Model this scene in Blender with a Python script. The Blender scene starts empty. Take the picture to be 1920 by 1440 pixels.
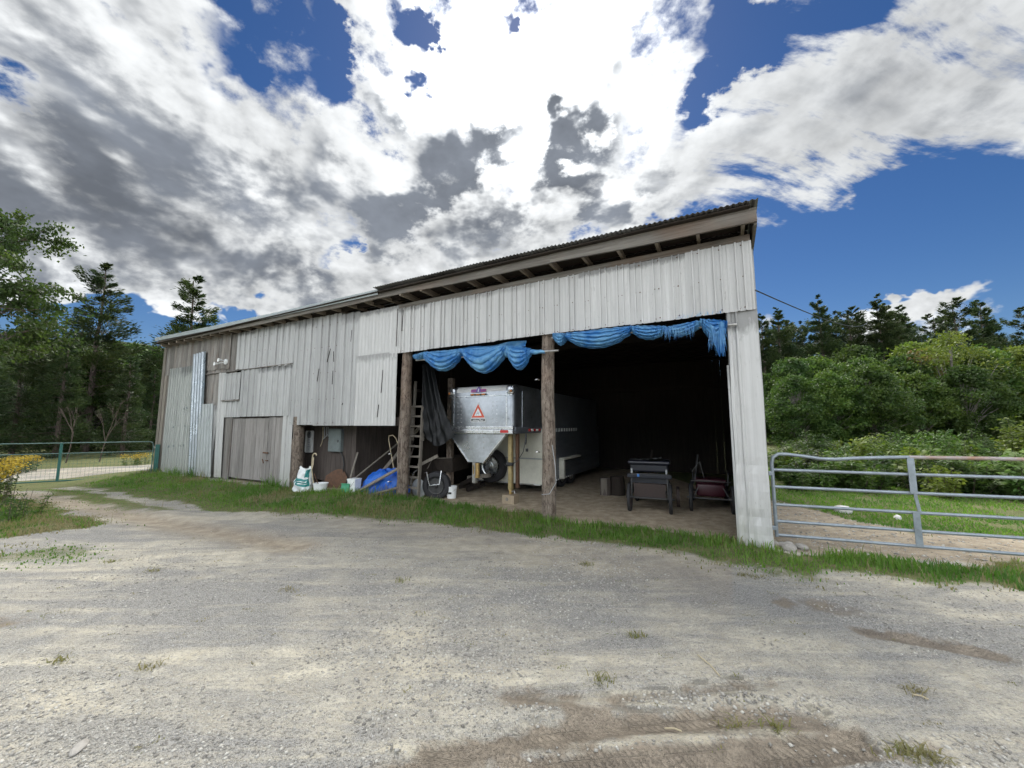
import bpy, bmesh, math, random
import numpy as np
from mathutils import Vector, Matrix, Euler
R = math.radians
random.seed(7)
rng = np.random.default_rng(11)
scene = bpy.context.scene
C = scene.collection

# ------------------------------------------------------------------ camera
CAM_H = 1.7
cam = bpy.data.cameras.new('camera')
cam.sensor_width = 36.0
cam.lens = 36.0 * 721.7 / 1920.0
cam.clip_start = 0.05
cam.clip_end = 3000
cam_o = bpy.data.objects.new('camera', cam)
C.objects.link(cam_o)
cam_o.location = (0, 0, CAM_H)
cam_o.rotation_euler = (R(90) + 0.1082, 0, 0)
scene.camera = cam_o

# ------------------------------------------------------------------ exposure
scene.view_settings.view_transform = 'Standard'
scene.view_settings.look = 'None'
scene.view_settings.exposure = 2.07
scene.view_settings.gamma = 1.0
scene.view_settings.use_curve_mapping = False
scene.cycles.max_bounces = 5
scene.cycles.diffuse_bounces = 3
scene.cycles.transmission_bounces = 5
scene.cycles.caustics_reflective = False
scene.cycles.caustics_refractive = False
scene.cycles.use_denoising = True
scene.cycles.use_adaptive_sampling = True
scene.cycles.adaptive_threshold = 0.02

# ------------------------------------------------------------------ sun (veiled by cloud)
SUN_AZ, SUN_EL = R(3.5), R(47.5)
sun = bpy.data.lights.new('sun', 'SUN')
sun.energy = 1.25
sun.angle = R(40)
sun.color = (1.0, 0.965, 0.90)
sun_o = bpy.data.objects.new('sun', sun)
C.objects.link(sun_o)
sdir = Vector((math.sin(SUN_AZ)*math.cos(SUN_EL), math.cos(SUN_AZ)*math.cos(SUN_EL), math.sin(SUN_EL)))
sun_o.rotation_euler = (-sdir).to_track_quat('-Z', 'Y').to_euler()
sun_o.location = sdir * 60

# ------------------------------------------------------------------ node helpers
class NT:
    def __init__(s, nt):
        s.nt = nt
    def n(s, typ, ins=None, **props):
        nd = s.nt.nodes.new(typ)
        for k, v in props.items():
            setattr(nd, k, v)
        for k, v in (ins or {}).items():
            sock = nd.inputs[k]
            if isinstance(v, bpy.types.NodeSocket):
                s.nt.links.new(v, sock)
            else:
                sock.default_value = v
        return nd
    def math(s, op, a, b=0.0, c=None, clamp=False):
        ins = {0: a, 1: b}
        if c is not None:
            ins[2] = c
        return s.n('ShaderNodeMath', ins, operation=op, use_clamp=clamp).outputs[0]
    def mixc(s, f, a, b, bt='MIX'):
        nd = s.n('ShaderNodeMix', {0: f, 6: a, 7: b}, data_type='RGBA', blend_type=bt)
        return nd.outputs[2]
    def mixf(s, f, a, b):
        return s.n('ShaderNodeMix', {0: f, 2: a, 3: b}, data_type='FLOAT').outputs[0]
    def rng(s, v, a, b, c=0.0, d=1.0, interp='LINEAR'):
        return s.n('ShaderNodeMapRange', {0: v, 1: a, 2: b, 3: c, 4: d}, interpolation_type=interp).outputs[0]
    def noise(s, vec, scale, detail=4, rough=0.55, dist=0.0, out=0):
        ins = {'Scale': scale, 'Detail': detail, 'Roughness': rough, 'Distortion': dist}
        if vec is not None:
            ins['Vector'] = vec
        return s.n('ShaderNodeTexNoise', ins).outputs[out]
    def vscale(s, vec, sc, loc=(0, 0, 0), rot=(0, 0, 0)):
        return s.n('ShaderNodeMapping', {0: vec, 1: loc, 2: rot, 3: sc}).outputs[0]

def rgb(r, g=None, b=None):
    if g is None:
        g = b = r
    return (r, g, b, 1.0)

# ------------------------------------------------------------------ sky
world = bpy.data.worlds.new('World')
scene.world = world
world.use_nodes = True
world.node_tree.nodes.clear()
W = NT(world.node_tree)
tc = W.n('ShaderNodeTexCoord').outputs['Generated']
sky = W.n('ShaderNodeTexSky', sky_type='NISHITA', sun_disc=False, sun_elevation=SUN_EL, sun_rotation=SUN_AZ,
          altitude=600, air_density=1.0, dust_density=0.25, ozone_density=3.0).outputs[0]
sepd = W.n('ShaderNodeSeparateXYZ', {0: tc})
dx, dy, dz = sepd.outputs
az = W.math('ARCTAN2', dx, dy)
el = W.math('ARCSINE', dz)
ae = W.n('ShaderNodeCombineXYZ', {0: az, 1: el, 2: 0.0}).outputs[0]
zz = W.math('ADD', W.math('MAXIMUM', dz, 0.0), 0.42)
pl = W.n('ShaderNodeCombineXYZ', {0: W.math('DIVIDE', dx, zz), 1: W.math('DIVIDE', dy, zz), 2: 0.0}).outputs[0]
# billowy cumulus field and a streaked field of stretched cloud
warp = W.noise(pl, 1.7, 1, 0.6, 0, out=1)
plw = W.n('ShaderNodeVectorMath', {0: pl, 1: W.n('ShaderNodeVectorMath', {0: warp, 1: (0.16, 0.16, 0.0)}, operation='MULTIPLY').outputs[0]}, operation='ADD').outputs[0]
tcs = W.vscale(tc, (1.0, 1.0, 1.55))
warp3 = W.n('ShaderNodeVectorMath', {0: warp, 1: (0.10, 0.10, 0.10)}, operation='MULTIPLY').outputs[0]
dw = W.n('ShaderNodeVectorMath', {0: tcs, 1: warp3}, operation='ADD').outputs[0]
n_big = W.noise(dw, 5.6, 9, 0.60, 0.0)
tos = W.n('ShaderNodeVectorMath', {0: W.n('ShaderNodeVectorMath', {0: tuple(sdir), 1: tc}, operation='SUBTRACT').outputs[0]}, operation='NORMALIZE').outputs[0]
dws = W.n('ShaderNodeVectorMath', {0: dw, 1: W.n('ShaderNodeVectorMath', {0: tos, 3: 0.035}, operation='SCALE').outputs[0]}, operation='ADD').outputs[0]
n_off = W.noise(dws, 5.6, 4, 0.60, 0.0)
n_streak = W.noise(W.vscale(plw, (2.6, 8.5, 1.0), (3.1, 1.7, 0), (0, 0, R(-28))), 1.25, 7, 0.64, 0.0)
n_shade = W.noise(W.n('ShaderNodeVectorMath', {0: dw, 1: (4.2, 9.1, 2.0)}, operation='ADD').outputs[0], 4.4, 5, 0.6, 0.0)

def blob(a, e, sa, se, rot, amp, vec=ae):
    m = W.n('ShaderNodeMapping', {0: vec, 1: (R(a), R(e), 0), 2: (0, 0, R(rot)), 3: (R(sa), R(se), 1)}, vector_type='TEXTURE').outputs[0]
    l = W.n('ShaderNodeVectorMath', {0: m}, operation='LENGTH').outputs[1]
    return W.rng(l, 0.0, 1.0, amp, 0.0, 'SMOOTHERSTEP')

def add_all(lst):
    acc = lst[0]
    for q in lst[1:]:
        acc = W.math('ADD', acc, q)
    return acc
# how much cloud stands in each part of the sky, by azimuth and elevation (degrees)
aoff = W.n('ShaderNodeCombineXYZ', {0: W.math('MULTIPLY_ADD', n_big, 0.55, -0.275), 1: W.math('MULTIPLY_ADD', n_shade, 0.40, -0.20), 2: 0.0}).outputs[0]
aew = W.n('ShaderNodeVectorMath', {0: ae, 1: aoff}, operation='ADD').outputs[0]
cover = add_all([
    blob(-46, 27, 36, 19, 0, 0.62, aew), blob(-14, 34, 26, 17, 15, 0.60, aew), blob(-28, 21, 24, 9, 0, 0.46, aew),
    blob(2, 44, 40, 15, 0, 0.45, aew), blob(44, 33, 32, 11, -10, 0.40, aew), blob(16, 31, 20, 13, 0, 0.44, aew),
    blob(55, 18.0, 5.0, 1.8, 8, 0.5, aew), blob(47, 11.0, 6.5, 3.0, 0, 1.0, aew), blob(-8, 22, 24, 8, 10, 0.50, aew),
    blob(50, 38, 14, 8, 0, 0.25, aew), blob(-50, 40, 28, 14, 0, 0.42, aew), blob(7, 27, 16, 8, 10, 0.30, aew), blob(-44, 16.5, 32, 10.5, 0, 0.85, aew), blob(-20, 20, 16, 6, 10, 0.3, aew), blob(-14, 24, 20, 9, 12, 0.35, aew),
    blob(0, 5, 400, 7, 0, -0.8), W.rng(el, 0.85, 1.25, 0, 0.3),
    blob(-13, 32.5, 16, 8, 30, 0.30, aew), blob(12, 34, 12, 6, 0, 0.15, aew),
    # openings of blue
    blob(-41, 41, 4.0, 3.6, 0, -0.45, aew), blob(-28, 45.5, 4.5, 4.2, -20, -0.5, aew), blob(-15, 47.4, 6, 2.8, -20, -0.95, aew),
    blob(0.5, 49.6, 4.5, 1.8, 0, -0.55, aew), blob(31, 41.5, 11, 4.6, 40, -0.75, aew), blob(37, 47, 8, 4, 35, -0.35, aew),
    blob(-26.5, 22.3, 8, 4.4, 35, -0.8, aew), blob(22.0, 26.6, 10, 3.6, 10, -0.7, aew), blob(45, 16.5, 28, 9, -9, -1.2, aew),
    blob(-36, 9.5, 28, 6.2, 0, -1.5, aew), blob(24, 17, 14, 7, -10, -0.8, aew), blob(-9, 16, 20, 4, 10, -0.6, aew)])
streak_side = blob(44, 34, 34, 24, 0, 1.0)
nz = W.mixf(streak_side, n_big, n_streak)
field = W.math('ADD', W.math('MULTIPLY_ADD', nz, 2.3, -0.57), W.math('MULTIPLY', cover, 0.62))
dens = W.rng(field, 0.46, 0.74, 0, 1, 'SMOOTHSTEP')
# thickness: grey undersides where the cloud is deep, brilliant edges where it is thin and lit from behind
deep = add_all([
    blob(-54, 27, 26, 14, 0, 1.5, aew), blob(-38, 28.5, 17, 8.5, -8, 1.3, aew), blob(-10, 34.5, 17, 7.4, 38, 2.6, aew), blob(-20, 29.5, 15, 6.6, 15, 2.4, aew),
    blob(-34, 18.5, 14, 6.5, 0, 2.1, aew), blob(-26, 35.5, 8, 5, -30, 0.8, aew), blob(-53, 38, 16, 8, 0, 0.9, aew), blob(-50, 17, 18, 8, 0, 1.5, aew),
    blob(-7, 26.0, 9, 4.4, 15, 1.7, aew), blob(-21, 23.5, 7, 3, 10, 1.2, aew), blob(-20, 42, 6, 3.6, -35, 1.4, aew),
    blob(8.5, 37, 6.5, 5, 50, 2.8, aew), blob(9, 31.5, 7, 4.4, 0, 2.6, aew), blob(18, 31.5, 9, 5, 0, 2.2, aew), blob(14, 38.5, 7, 4, 30, 1.8, aew), blob(0, 28.5, 8, 4, 0, 1.4, aew),
    blob(50, 33, 22, 9, -8, 0.75, aew), blob(30, 29, 10, 5, 0, 0.6, aew), blob(52, 26, 12, 4, -10, 0.6, aew)])
relief = W.math('MULTIPLY', W.math('SUBTRACT', n_off, n_big), W.mixf(streak_side, 5.6, 1.8))   # cloud standing between here and the sun
dv = W.math('ADD', W.math('MULTIPLY_ADD', deep, 0.36, -0.02), W.math('ADD', W.math('MULTIPLY', nz, 0.75), W.math('MULTIPLY', relief, 0.55)))
thick = W.math('MULTIPLY', W.rng(field, 0.58, 0.90, 0, 1, 'SMOOTHSTEP'), W.rng(dv, 0.36, 1.15, 0, 1, 'SMOOTHSTEP'))
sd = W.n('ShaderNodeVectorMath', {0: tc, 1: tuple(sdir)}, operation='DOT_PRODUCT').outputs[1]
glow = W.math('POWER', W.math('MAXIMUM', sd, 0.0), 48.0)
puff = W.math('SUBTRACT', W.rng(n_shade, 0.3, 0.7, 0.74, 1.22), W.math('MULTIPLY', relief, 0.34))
lit = W.math('MULTIPLY', W.math('ADD', W.rng(sd, -0.5, 0.75, 8.6, 1.22, 'SMOOTHSTEP'), W.math('MULTIPLY', W.math('ADD', glow, 0.0), 5.0)), puff)  # unseen cloud behind the camera brightened on purpose, to light the barn front
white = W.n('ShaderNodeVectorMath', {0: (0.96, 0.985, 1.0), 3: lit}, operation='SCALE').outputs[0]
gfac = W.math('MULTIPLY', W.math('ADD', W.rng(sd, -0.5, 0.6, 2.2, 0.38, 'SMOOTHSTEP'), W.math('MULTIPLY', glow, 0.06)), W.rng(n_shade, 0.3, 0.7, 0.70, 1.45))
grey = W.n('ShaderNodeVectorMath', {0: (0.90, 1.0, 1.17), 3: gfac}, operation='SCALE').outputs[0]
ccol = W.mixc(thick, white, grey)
hs = W.n('ShaderNodeHueSaturation', {'Hue': 0.508, 'Saturation': 1.27, 'Value': 0.122, 'Color': sky}).outputs[0]
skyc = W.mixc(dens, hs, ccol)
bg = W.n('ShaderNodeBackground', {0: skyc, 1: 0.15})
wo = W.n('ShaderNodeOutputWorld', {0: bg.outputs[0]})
world.cycles.sampling_method = 'MANUAL'
world.cycles.sample_map_resolution = 1024
# ------------------------------------------------------------------ materials
MATS = {}
def new_mat(name):
    m = bpy.data.materials.new(name)
    m.use_nodes = True
    m.node_tree.nodes.clear()
    t = NT(m.node_tree)
    MATS[name] = m
    return m, t
def finish(t, shader, disp=None):
    t.n('ShaderNodeOutputMaterial', {0: shader})
def ovec(t, seed=True):
    co = t.n('ShaderNodeTexCoord').outputs['Object']
    if not seed:
        return co
    r = t.n('ShaderNodeObjectInfo').outputs['Random']
    off = t.math('MULTIPLY', r, 57.0)
    return t.n('ShaderNodeVectorMath', {0: co, 1: t.n('ShaderNodeCombineXYZ', {0: off, 1: off, 2: off}).outputs[0]}, operation='ADD').outputs[0]
def bump(t, h, strength=0.4, dist=0.01):
    return t.n('ShaderNodeBump', {'Height': h, 'Strength': strength, 'Distance': dist}).outputs[0]

def mat_simple(name, col, rough=0.6, metal=0.0, var=0.25, scale=6.0, dark=None, stretch=(1, 1, 1), bmp=0.0, spec=0.5, objvar=0.0, trans=0.0):
    m, t = new_mat(name)
    v = t.vscale(ovec(t), stretch)
    n1 = t.noise(v, scale, 5, 0.6)
    n2 = t.noise(v, scale * 7.3, 3, 0.6)
    f = t.rng(t.math('ADD', t.math('MULTIPLY', n1, 0.7), t.math('MULTIPLY', n2, 0.3)), 0.35, 0.65)
    d = dark if dark else tuple(c * (1 - var) for c in col)
    c = t.mixc(f, rgb(*d), rgb(*[min(1, q * (1 + var * 0.35)) for q in col]))
    if objvar:
        r = t.n('ShaderNodeObjectInfo').outputs['Random']
        c = t.n('ShaderNodeHueSaturation', {'Value': t.rng(r, 0, 1, 1 - objvar, 1 + objvar), 'Color': c}).outputs[0]
    ins = {'Base Color': c, 'Roughness': t.rng(n1, 0.3, 0.7, max(0.03, rough - 0.08), min(1, rough + 0.1)), 'Metallic': metal, 'Specular IOR Level': spec}
    if trans:
        ins['Transmission Weight'] = trans
    if bmp:
        ins['Normal'] = bump(t, t.math('ADD', n1, t.math('MULTIPLY', n2, 0.5)), bmp, 0.01)
    finish(t, t.n('ShaderNodeBsdfPrincipled', ins).outputs[0])
    return m

def mat_wood(name, col, dark, rough=0.85, scale=1.0, axis='Z', stain=0.0, objvar=0.18, rgh=0.0):
    m, t = new_mat(name)
    v0 = ovec(t)
    st = {'Z': (9, 9, 0.55), 'X': (0.55, 9, 9), 'Y': (9, 0.55, 9)}[axis]
    v = t.vscale(v0, tuple(q * scale for q in st))
    g1 = t.noise(v, 2.2, 6, 0.65, 0.6)
    g2 = t.noise(t.vscale(v0, tuple(q * scale for q in {'Z': (55, 55, 1.3), 'X': (1.3, 55, 55), 'Y': (55, 1.3, 55)}[axis])), 1.4, 3, 0.6)
    blot = t.noise(v0, 1.7, 4, 0.6)
    f = t.math('ADD', t.math('MULTIPLY', g1, 0.55), t.math('MULTIPLY', g2, 0.45))
    c = t.mixc(t.rng(f, 0.32, 0.66), rgb(*dark), rgb(*col))
    c = t.mixc(t.rng(blot, 0.4, 0.75, 0, 0.55), c, rgb(*[q * 0.55 for q in col]))
    if stain:
        rd = t.noise(v0, 0.9, 3, 0.5)
        c = t.mixc(t.rng(rd, 0.52, 0.7, 0, stain), c, rgb(0.20, 0.10, 0.05))
    if rgh:
        flake = t.noise(t.vscale(v0, (9, 9, 3.5)), 2.0, 5, 0.7, 0.8)
        c = t.mixc(t.rng(flake, 0.40, 0.52, 0.75, 0), c, rgb(0.045, 0.03, 0.022))
        c = t.mixc(t.rng(flake, 0.60, 0.72, 0, 0.6), c, rgb(0.42, 0.37, 0.31))
        g1 = t.math('ADD', g1, t.math('MULTIPLY', flake, 2.5))
    r = t.n('ShaderNodeObjectInfo').outputs['Random']
    c = t.n('ShaderNodeHueSaturation', {'Value': t.rng(r, 0, 1, 1 - objvar, 1 + objvar), 'Color': c}).outputs[0]
    crack = t.rng(g2, 0.30, 0.42, 0, 1)
    finish(t, t.n('ShaderNodeBsdfPrincipled', {'Base Color': c, 'Roughness': rough, 'Specular IOR Level': 0.25, 'Normal': bump(t, t.math('ADD', crack, g1), 0.55, 0.006)}).outputs[0])
    return m

def mat_sheet(name, col, streak, metal=0.0, rough=0.42, grime=0.5, rust=0.0, objvar=0.07, trans=0.0, scuff=0.6):
    """sheet metal siding: vertical runs of dirt, blotches, scuffs"""
    m, t = new_mat(name)
    v0 = ovec(t)
    run = t.noise(t.vscale(v0, (14, 14, 0.45)), 1.2, 5, 0.6, 0.3)
    run2 = t.noise(t.vscale(v0, (45, 45, 0.8)), 1.0, 4, 0.6)
    blot = t.noise(v0, 2.6, 6, 0.62, 0.4)
    f = t.math('ADD', t.math('MULTIPLY', run, 0.5), t.math('ADD', t.math('MULTIPLY', run2, 0.3), t.math('MULTIPLY', blot, 0.2)))
    c = t.mixc(t.rng(f, 0.38, 0.62, grime, 0), rgb(*col), rgb(*streak))
    gen = t.n('ShaderNodeSeparateXYZ', {0: t.n('ShaderNodeTexCoord').outputs['Generated']}).outputs[2]
    flk = t.noise(t.vscale(v0, (6, 6, 2.2)), 1.6, 5, 0.65, 0.5)
    oir = t.n('ShaderNodeObjectInfo').outputs['Random']
    c = t.mixc(t.math('MULTIPLY', t.rng(t.math('ADD', gen, t.math('MULTIPLY', flk, 0.22)), 1.0, 1.06), t.rng(oir, 0.2, 0.6, 0, 0.8)), c, rgb(*[q * 0.55 for q in streak]))
    c = t.mixc(t.rng(flk, 0.60, 0.75, 0, 0.35), c, rgb(*streak))
    scr = t.noise(t.vscale(v0, (30, 30, 5)), 1.3, 2, 0.5, 1.4)
    c = t.mixc(t.rng(scr, 0.70, 0.76, 0, scuff), c, rgb(0.16, 0.15, 0.14))
    # algae and splash dirt near the bottom of the wall (world height)
    gz = t.n('ShaderNodeSeparateXYZ', {0: t.n('ShaderNodeNewGeometry').outputs['Position']}).outputs[2]
    low = t.math('MULTIPLY', t.rng(gz, 0.0, 0.75, 1, 0), t.rng(blot, 0.35, 0.62))
    c = t.mixc(t.math('MULTIPLY', low, 0.5), c, rgb(0.20, 0.21, 0.13))
    if rust:
        rr = t.noise(v0, 4.0, 5, 0.7)
        c = t.mixc(t.rng(rr, 0.62, 0.74, 0, rust), c, rgb(0.17, 0.09, 0.05))
    r = t.n('ShaderNodeObjectInfo').outputs['Random']
    c = t.n('ShaderNodeHueSaturation', {'Value': t.rng(r, 0, 1, 1 - objvar, 1 + objvar), 'Color': c}).outputs[0]
    dent = t.noise(v0, 3.0, 3, 0.5)
    b = t.n('ShaderNodeBsdfPrincipled', {'Base Color': c, 'Metallic': metal, 'Roughness': t.rng(blot, 0.3, 0.7, rough - 0.1, rough + 0.18), 'Normal': bump(t, dent, 0.35, 0.03)}).outputs[0]
    if trans:
        tr = t.n('ShaderNodeBsdfTranslucent', {0: c}).outputs[0]
        b = t.n('ShaderNodeMixShader', {0: trans, 1: b, 2: tr}).outputs[0]
    finish(t, b)
    return m

def mat_leaf(name, c1, c2, c3, trans=0.4, rough=0.55, spec=0.35):
    m, t = new_mat(name)
    r = t.n('ShaderNodeNewGeometry').outputs['Random Per Island']
    co = t.n('ShaderNodeTexCoord').outputs['Object']
    oi = t.n('ShaderNodeObjectInfo').outputs['Random']
    big = t.noise(t.n('ShaderNodeVectorMath', {0: co, 1: t.n('ShaderNodeCombineXYZ', {0: t.math('MULTIPLY', oi, 91.0), 1: 0.0, 2: 0.0}).outputs[0]}, operation='ADD').outputs[0], 0.55, 3, 0.5)
    c = t.mixc(t.rng(r, 0, 1), rgb(*c1), rgb(*c2))
    c = t.mixc(t.rng(big, 0.42, 0.64), c, rgb(*c3))
    c = t.n('ShaderNodeHueSaturation', {'Value': t.rng(oi, 0, 1, 0.85, 1.18), 'Hue': t.rng(oi, 0, 1, 0.492, 0.508), 'Color': c}).outputs[0]
    d = t.n('ShaderNodeBsdfPrincipled', {'Base Color': c, 'Roughness': rough, 'Specular IOR Level': spec}).outputs[0]
    tl = t.n('ShaderNodeBsdfTranslucent', {0: t.n('ShaderNodeHueSaturation', {'Value': 1.35, 'Saturation': 1.1, 'Color': c}).outputs[0]}).outputs[0]
    finish(t, t.n('ShaderNodeMixShader', {0: trans, 1: d, 2: tl}).outputs[0])
    return m

mat_sheet('white_sheet', (0.53, 0.53, 0.52), (0.30, 0.30, 0.29), grime=0.5)
mat_sheet('grey_sheet', (0.45, 0.455, 0.45), (0.23, 0.23, 0.225), grime=0.66, objvar=0.10)
mat_sheet('galvanised_sheet', (0.32, 0.35, 0.37), (0.22, 0.245, 0.26), metal=0.9, rough=0.3, grime=0.25, scuff=0.0)
mat_sheet('dull_galvanised_sheet', (0.45, 0.48, 0.48), (0.24, 0.26, 0.25), metal=0.45, rough=0.5, grime=0.7, scuff=0.0)
mat_sheet('fibreglass_sheet', (0.47, 0.49, 0.47), (0.24, 0.255, 0.24), rough=0.45, grime=0.75, trans=0.12)
mat_sheet('roof_sheet', (0.34, 0.35, 0.35), (0.18, 0.17, 0.16), metal=0.4, rough=0.55, rust=0.5)
mat_sheet('drip_edge', (0.40, 0.45, 0.46), (0.30, 0.33, 0.34), metal=0.2, rough=0.45, rust=0.1)
mat_wood('wall_wood', (0.31, 0.295, 0.275), (0.075, 0.066, 0.058), stain=0.18, objvar=0.28)
mat_wood('door_wood', (0.34, 0.325, 0.31), (0.15, 0.135, 0.125))
mat_wood('fascia_wood', (0.24, 0.225, 0.20), (0.075, 0.064, 0.054), axis='X', scale=0.6, stain=0.35)
mat_wood('rafter_wood', (0.36, 0.31, 0.25), (0.15, 0.12, 0.09), axis='Y')
mat_wood('post_wood', (0.30, 0.25, 0.205), (0.065, 0.048, 0.038), scale=0.75, stain=0.35, rgh=1.0)
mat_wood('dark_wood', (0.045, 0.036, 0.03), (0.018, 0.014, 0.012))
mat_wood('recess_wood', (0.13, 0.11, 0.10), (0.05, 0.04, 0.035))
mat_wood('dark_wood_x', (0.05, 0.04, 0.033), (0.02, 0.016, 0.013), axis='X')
mat_wood('grey_wood', (0.27, 0.245, 0.21), (0.11, 0.095, 0.08))
mat_wood('pale_wood', (0.42, 0.35, 0.25), (0.20, 0.15, 0.10))
mat_simple('aluminium', (0.47, 0.50, 0.54), 0.34, 0.85, 0.35, 2.2, bmp=0.05)
mat_simple('bright_aluminium', (0.66, 0.68, 0.70), 0.25, 0.85, 0.18, 5)
mat_simple('side_aluminium', (0.24, 0.26, 0.29), 0.45, 0.6, 0.3, 2)
mat_simple('white_paint', (0.78, 0.79, 0.78), 0.4, 0, 0.15, 4)
mat_simple('cream_paint', (0.66, 0.65, 0.56), 0.5, 0, 0.16, 3)
mat_simple('white_plastic', (0.80, 0.82, 0.82), 0.4, 0, 0.14, 8)
mat_simple('grey_plastic', (0.35, 0.37, 0.38), 0.5, 0, 0.2, 8)
mat_simple('black_rubber', (0.025, 0.025, 0.028), 0.75, 0, 0.35, 9, bmp=0.2)
mat_simple('black_plastic', (0.022, 0.023, 0.025), 0.36, 0, 0.3, 9)
mat_simple('black_film', (0.010, 0.011, 0.012), 0.42, 0, 0.35, 5, bmp=0.5, spec=0.22)
mat_simple('chrome', (0.65, 0.66, 0.66), 0.25, 1.0, 0.3, 9)
mat_simple('dull_steel', (0.08, 0.08, 0.08), 0.5, 0.6, 0.4, 14)
mat_simple('steel_rim', (0.45, 0.44, 0.42), 0.4, 0.7, 0.4, 14)
mat_simple('brass', (0.55, 0.38, 0.16), 0.4, 0.7, 0.4, 14)
mat_simple('jack_paint', (0.36, 0.28, 0.13), 0.5, 0.2, 0.4, 12)
mat_simple('rust_brown', (0.14, 0.075, 0.045), 0.75, 0.1, 0.4, 12)
mat_simple('red_lens', (0.55, 0.03, 0.03), 0.25, 0, 0.2, 15)
mat_simple('amber_lens', (0.70, 0.25, 0.05), 0.25, 0, 0.3, 25)
mat_simple('sticker_red', (0.62, 0.10, 0.055), 0.45, 0, 0.1, 15)
mat_simple('sticker_black', (0.02, 0.02, 0.022), 0.45, 0, 0.1, 15)
mat_simple('sticker_grey', (0.45, 0.48, 0.55), 0.45, 0, 0.1, 15)
mat_simple('decal_red', (0.55, 0.12, 0.28), 0.45, 0, 0.1, 15)
mat_simple('decal_violet', (0.22, 0.14, 0.48), 0.45, 0, 0.1, 15)
mat_simple('gate_steel', (0.30, 0.345, 0.385), 0.42, 0.55, 0.25, 9)
mat_simple('gate_rust', (0.36, 0.21, 0.14), 0.7, 0.2, 0.4, 18)
mat_simple('rusty_rail', (0.34, 0.36, 0.38), 0.5, 0.4, 0.3, 3.2, dark=(0.34, 0.19, 0.12))
mat_simple('green_paint', (0.012, 0.10, 0.085), 0.45, 0, 0.25, 9)
mat_simple('green_rail', (0.10, 0.165, 0.155), 0.35, 0.3, 0.2, 9)
mat_simple('green_plastic', (0.05, 0.30, 0.16), 0.45, 0, 0.2, 9)
mat_simple('box_grey', (0.20, 0.235, 0.235), 0.5, 0.2, 0.25, 7)
mat_simple('navy_paint', (0.012, 0.014, 0.024), 0.35, 0, 0.3, 6)
mat_simple('cart_brown', (0.05, 0.034, 0.03), 0.7, 0, 0.3, 6)
mat_simple('cart_red', (0.045, 0.006, 0.014), 0.4, 0, 0.3, 6)
mat_simple('dark_cloth', (0.10, 0.105, 0.105), 0.9, 0, 0.3, 8)
mat_simple('blue_dot', (0.05, 0.20, 0.55), 0.4, 0, 0.1, 8)
mat_simple('bag_green', (0.02, 0.21, 0.20), 0.4, 0, 0.25, 6)
mat_simple('rock', (0.36, 0.34, 0.31), 0.9, 0, 0.4, 7, bmp=0.4)
mat_simple('white_rock', (0.68, 0.67, 0.65), 0.85, 0, 0.25, 7, bmp=0.3)
mat_simple('bark', (0.13, 0.10, 0.085), 0.95, 0, 0.5, 4, stretch=(6, 6, 1), bmp=0.6)
mat_simple('grey_bark', (0.27, 0.245, 0.225), 0.95, 0, 0.4, 4, stretch=(5, 5, 1), bmp=0.5)
mat_simple('straw', (0.55, 0.47, 0.32), 0.85, 0, 0.3, 9)
mat_simple('flower_yellow', (0.50, 0.36, 0.03), 0.7, 0, 0.3, 9)
mat_leaf('pine_needles', (0.044, 0.072, 0.026), (0.084, 0.108, 0.036), (0.036, 0.062, 0.026), 0.28)
mat_leaf('spruce_needles', (0.046, 0.080, 0.030), (0.084, 0.116, 0.040), (0.038, 0.068, 0.030), 0.3)
mat_leaf('broad_leaves', (0.072, 0.132, 0.025), (0.135, 0.195, 0.040), (0.052, 0.105, 0.024), 0.36)
mat_leaf('dark_leaves', (0.048, 0.088, 0.020), (0.088, 0.132, 0.030), (0.038, 0.072, 0.021), 0.42)
mat_leaf('yellow_leaves', (0.115, 0.165, 0.027), (0.190, 0.225, 0.044), (0.092, 0.140, 0.026), 0.36)
mat_leaf('red_leaves', (0.20, 0.085, 0.045), (0.14, 0.12, 0.05), (0.10, 0.12, 0.04), 0.4)
mat_leaf('pale_leaves', (0.16, 0.23, 0.07), (0.30, 0.34, 0.16), (0.10, 0.19, 0.05), 0.40)
mat_leaf('grass_blades', (0.100, 0.205, 0.034), (0.185, 0.285, 0.060), (0.085, 0.175, 0.034), 0.5)
mat_leaf('dry_grass', (0.24, 0.215, 0.085), (0.17, 0.20, 0.065), (0.27, 0.24, 0.13), 0.4)

# blue tarpaulin: woven film, faded along the folds
def mat_tarp(name, col, fade, rough=0.42, tl=0.25):
    m, t = new_mat(name)
    v = ovec(t)
    a = t.noise(v, 3.0, 6, 0.65, 0.5)
    fine = t.noise(t.vscale(v, (60, 60, 60)), 1.0, 2, 0.5)
    c = t.mixc(t.rng(a, 0.40, 0.66), rgb(*col), rgb(*fade))
    b = t.n('ShaderNodeBsdfPrincipled', {'Base Color': c, 'Roughness': rough, 'Normal': bump(t, t.math('ADD', t.math('MULTIPLY', t.noise(v, 22, 4, 0.65, 0.8), 0.25), t.math('MULTIPLY', fine, 0.15)), 0.45, 0.02)}).outputs[0]
    tr = t.n('ShaderNodeBsdfTranslucent', {0: c}).outputs[0]
    finish(t, t.n('ShaderNodeMixShader', {0: tl, 1: b, 2: tr}).outputs[0])
mat_tarp('blue_tarp', (0.028, 0.17, 0.46), (0.17, 0.40, 0.62))
mat_tarp('strong_blue_tarp', (0.012, 0.10, 0.55), (0.03, 0.19, 0.68))
mat_tarp('bag_film', (0.70, 0.74, 0.74), (0.80, 0.82, 0.81), 0.3, 0.15)

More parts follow.
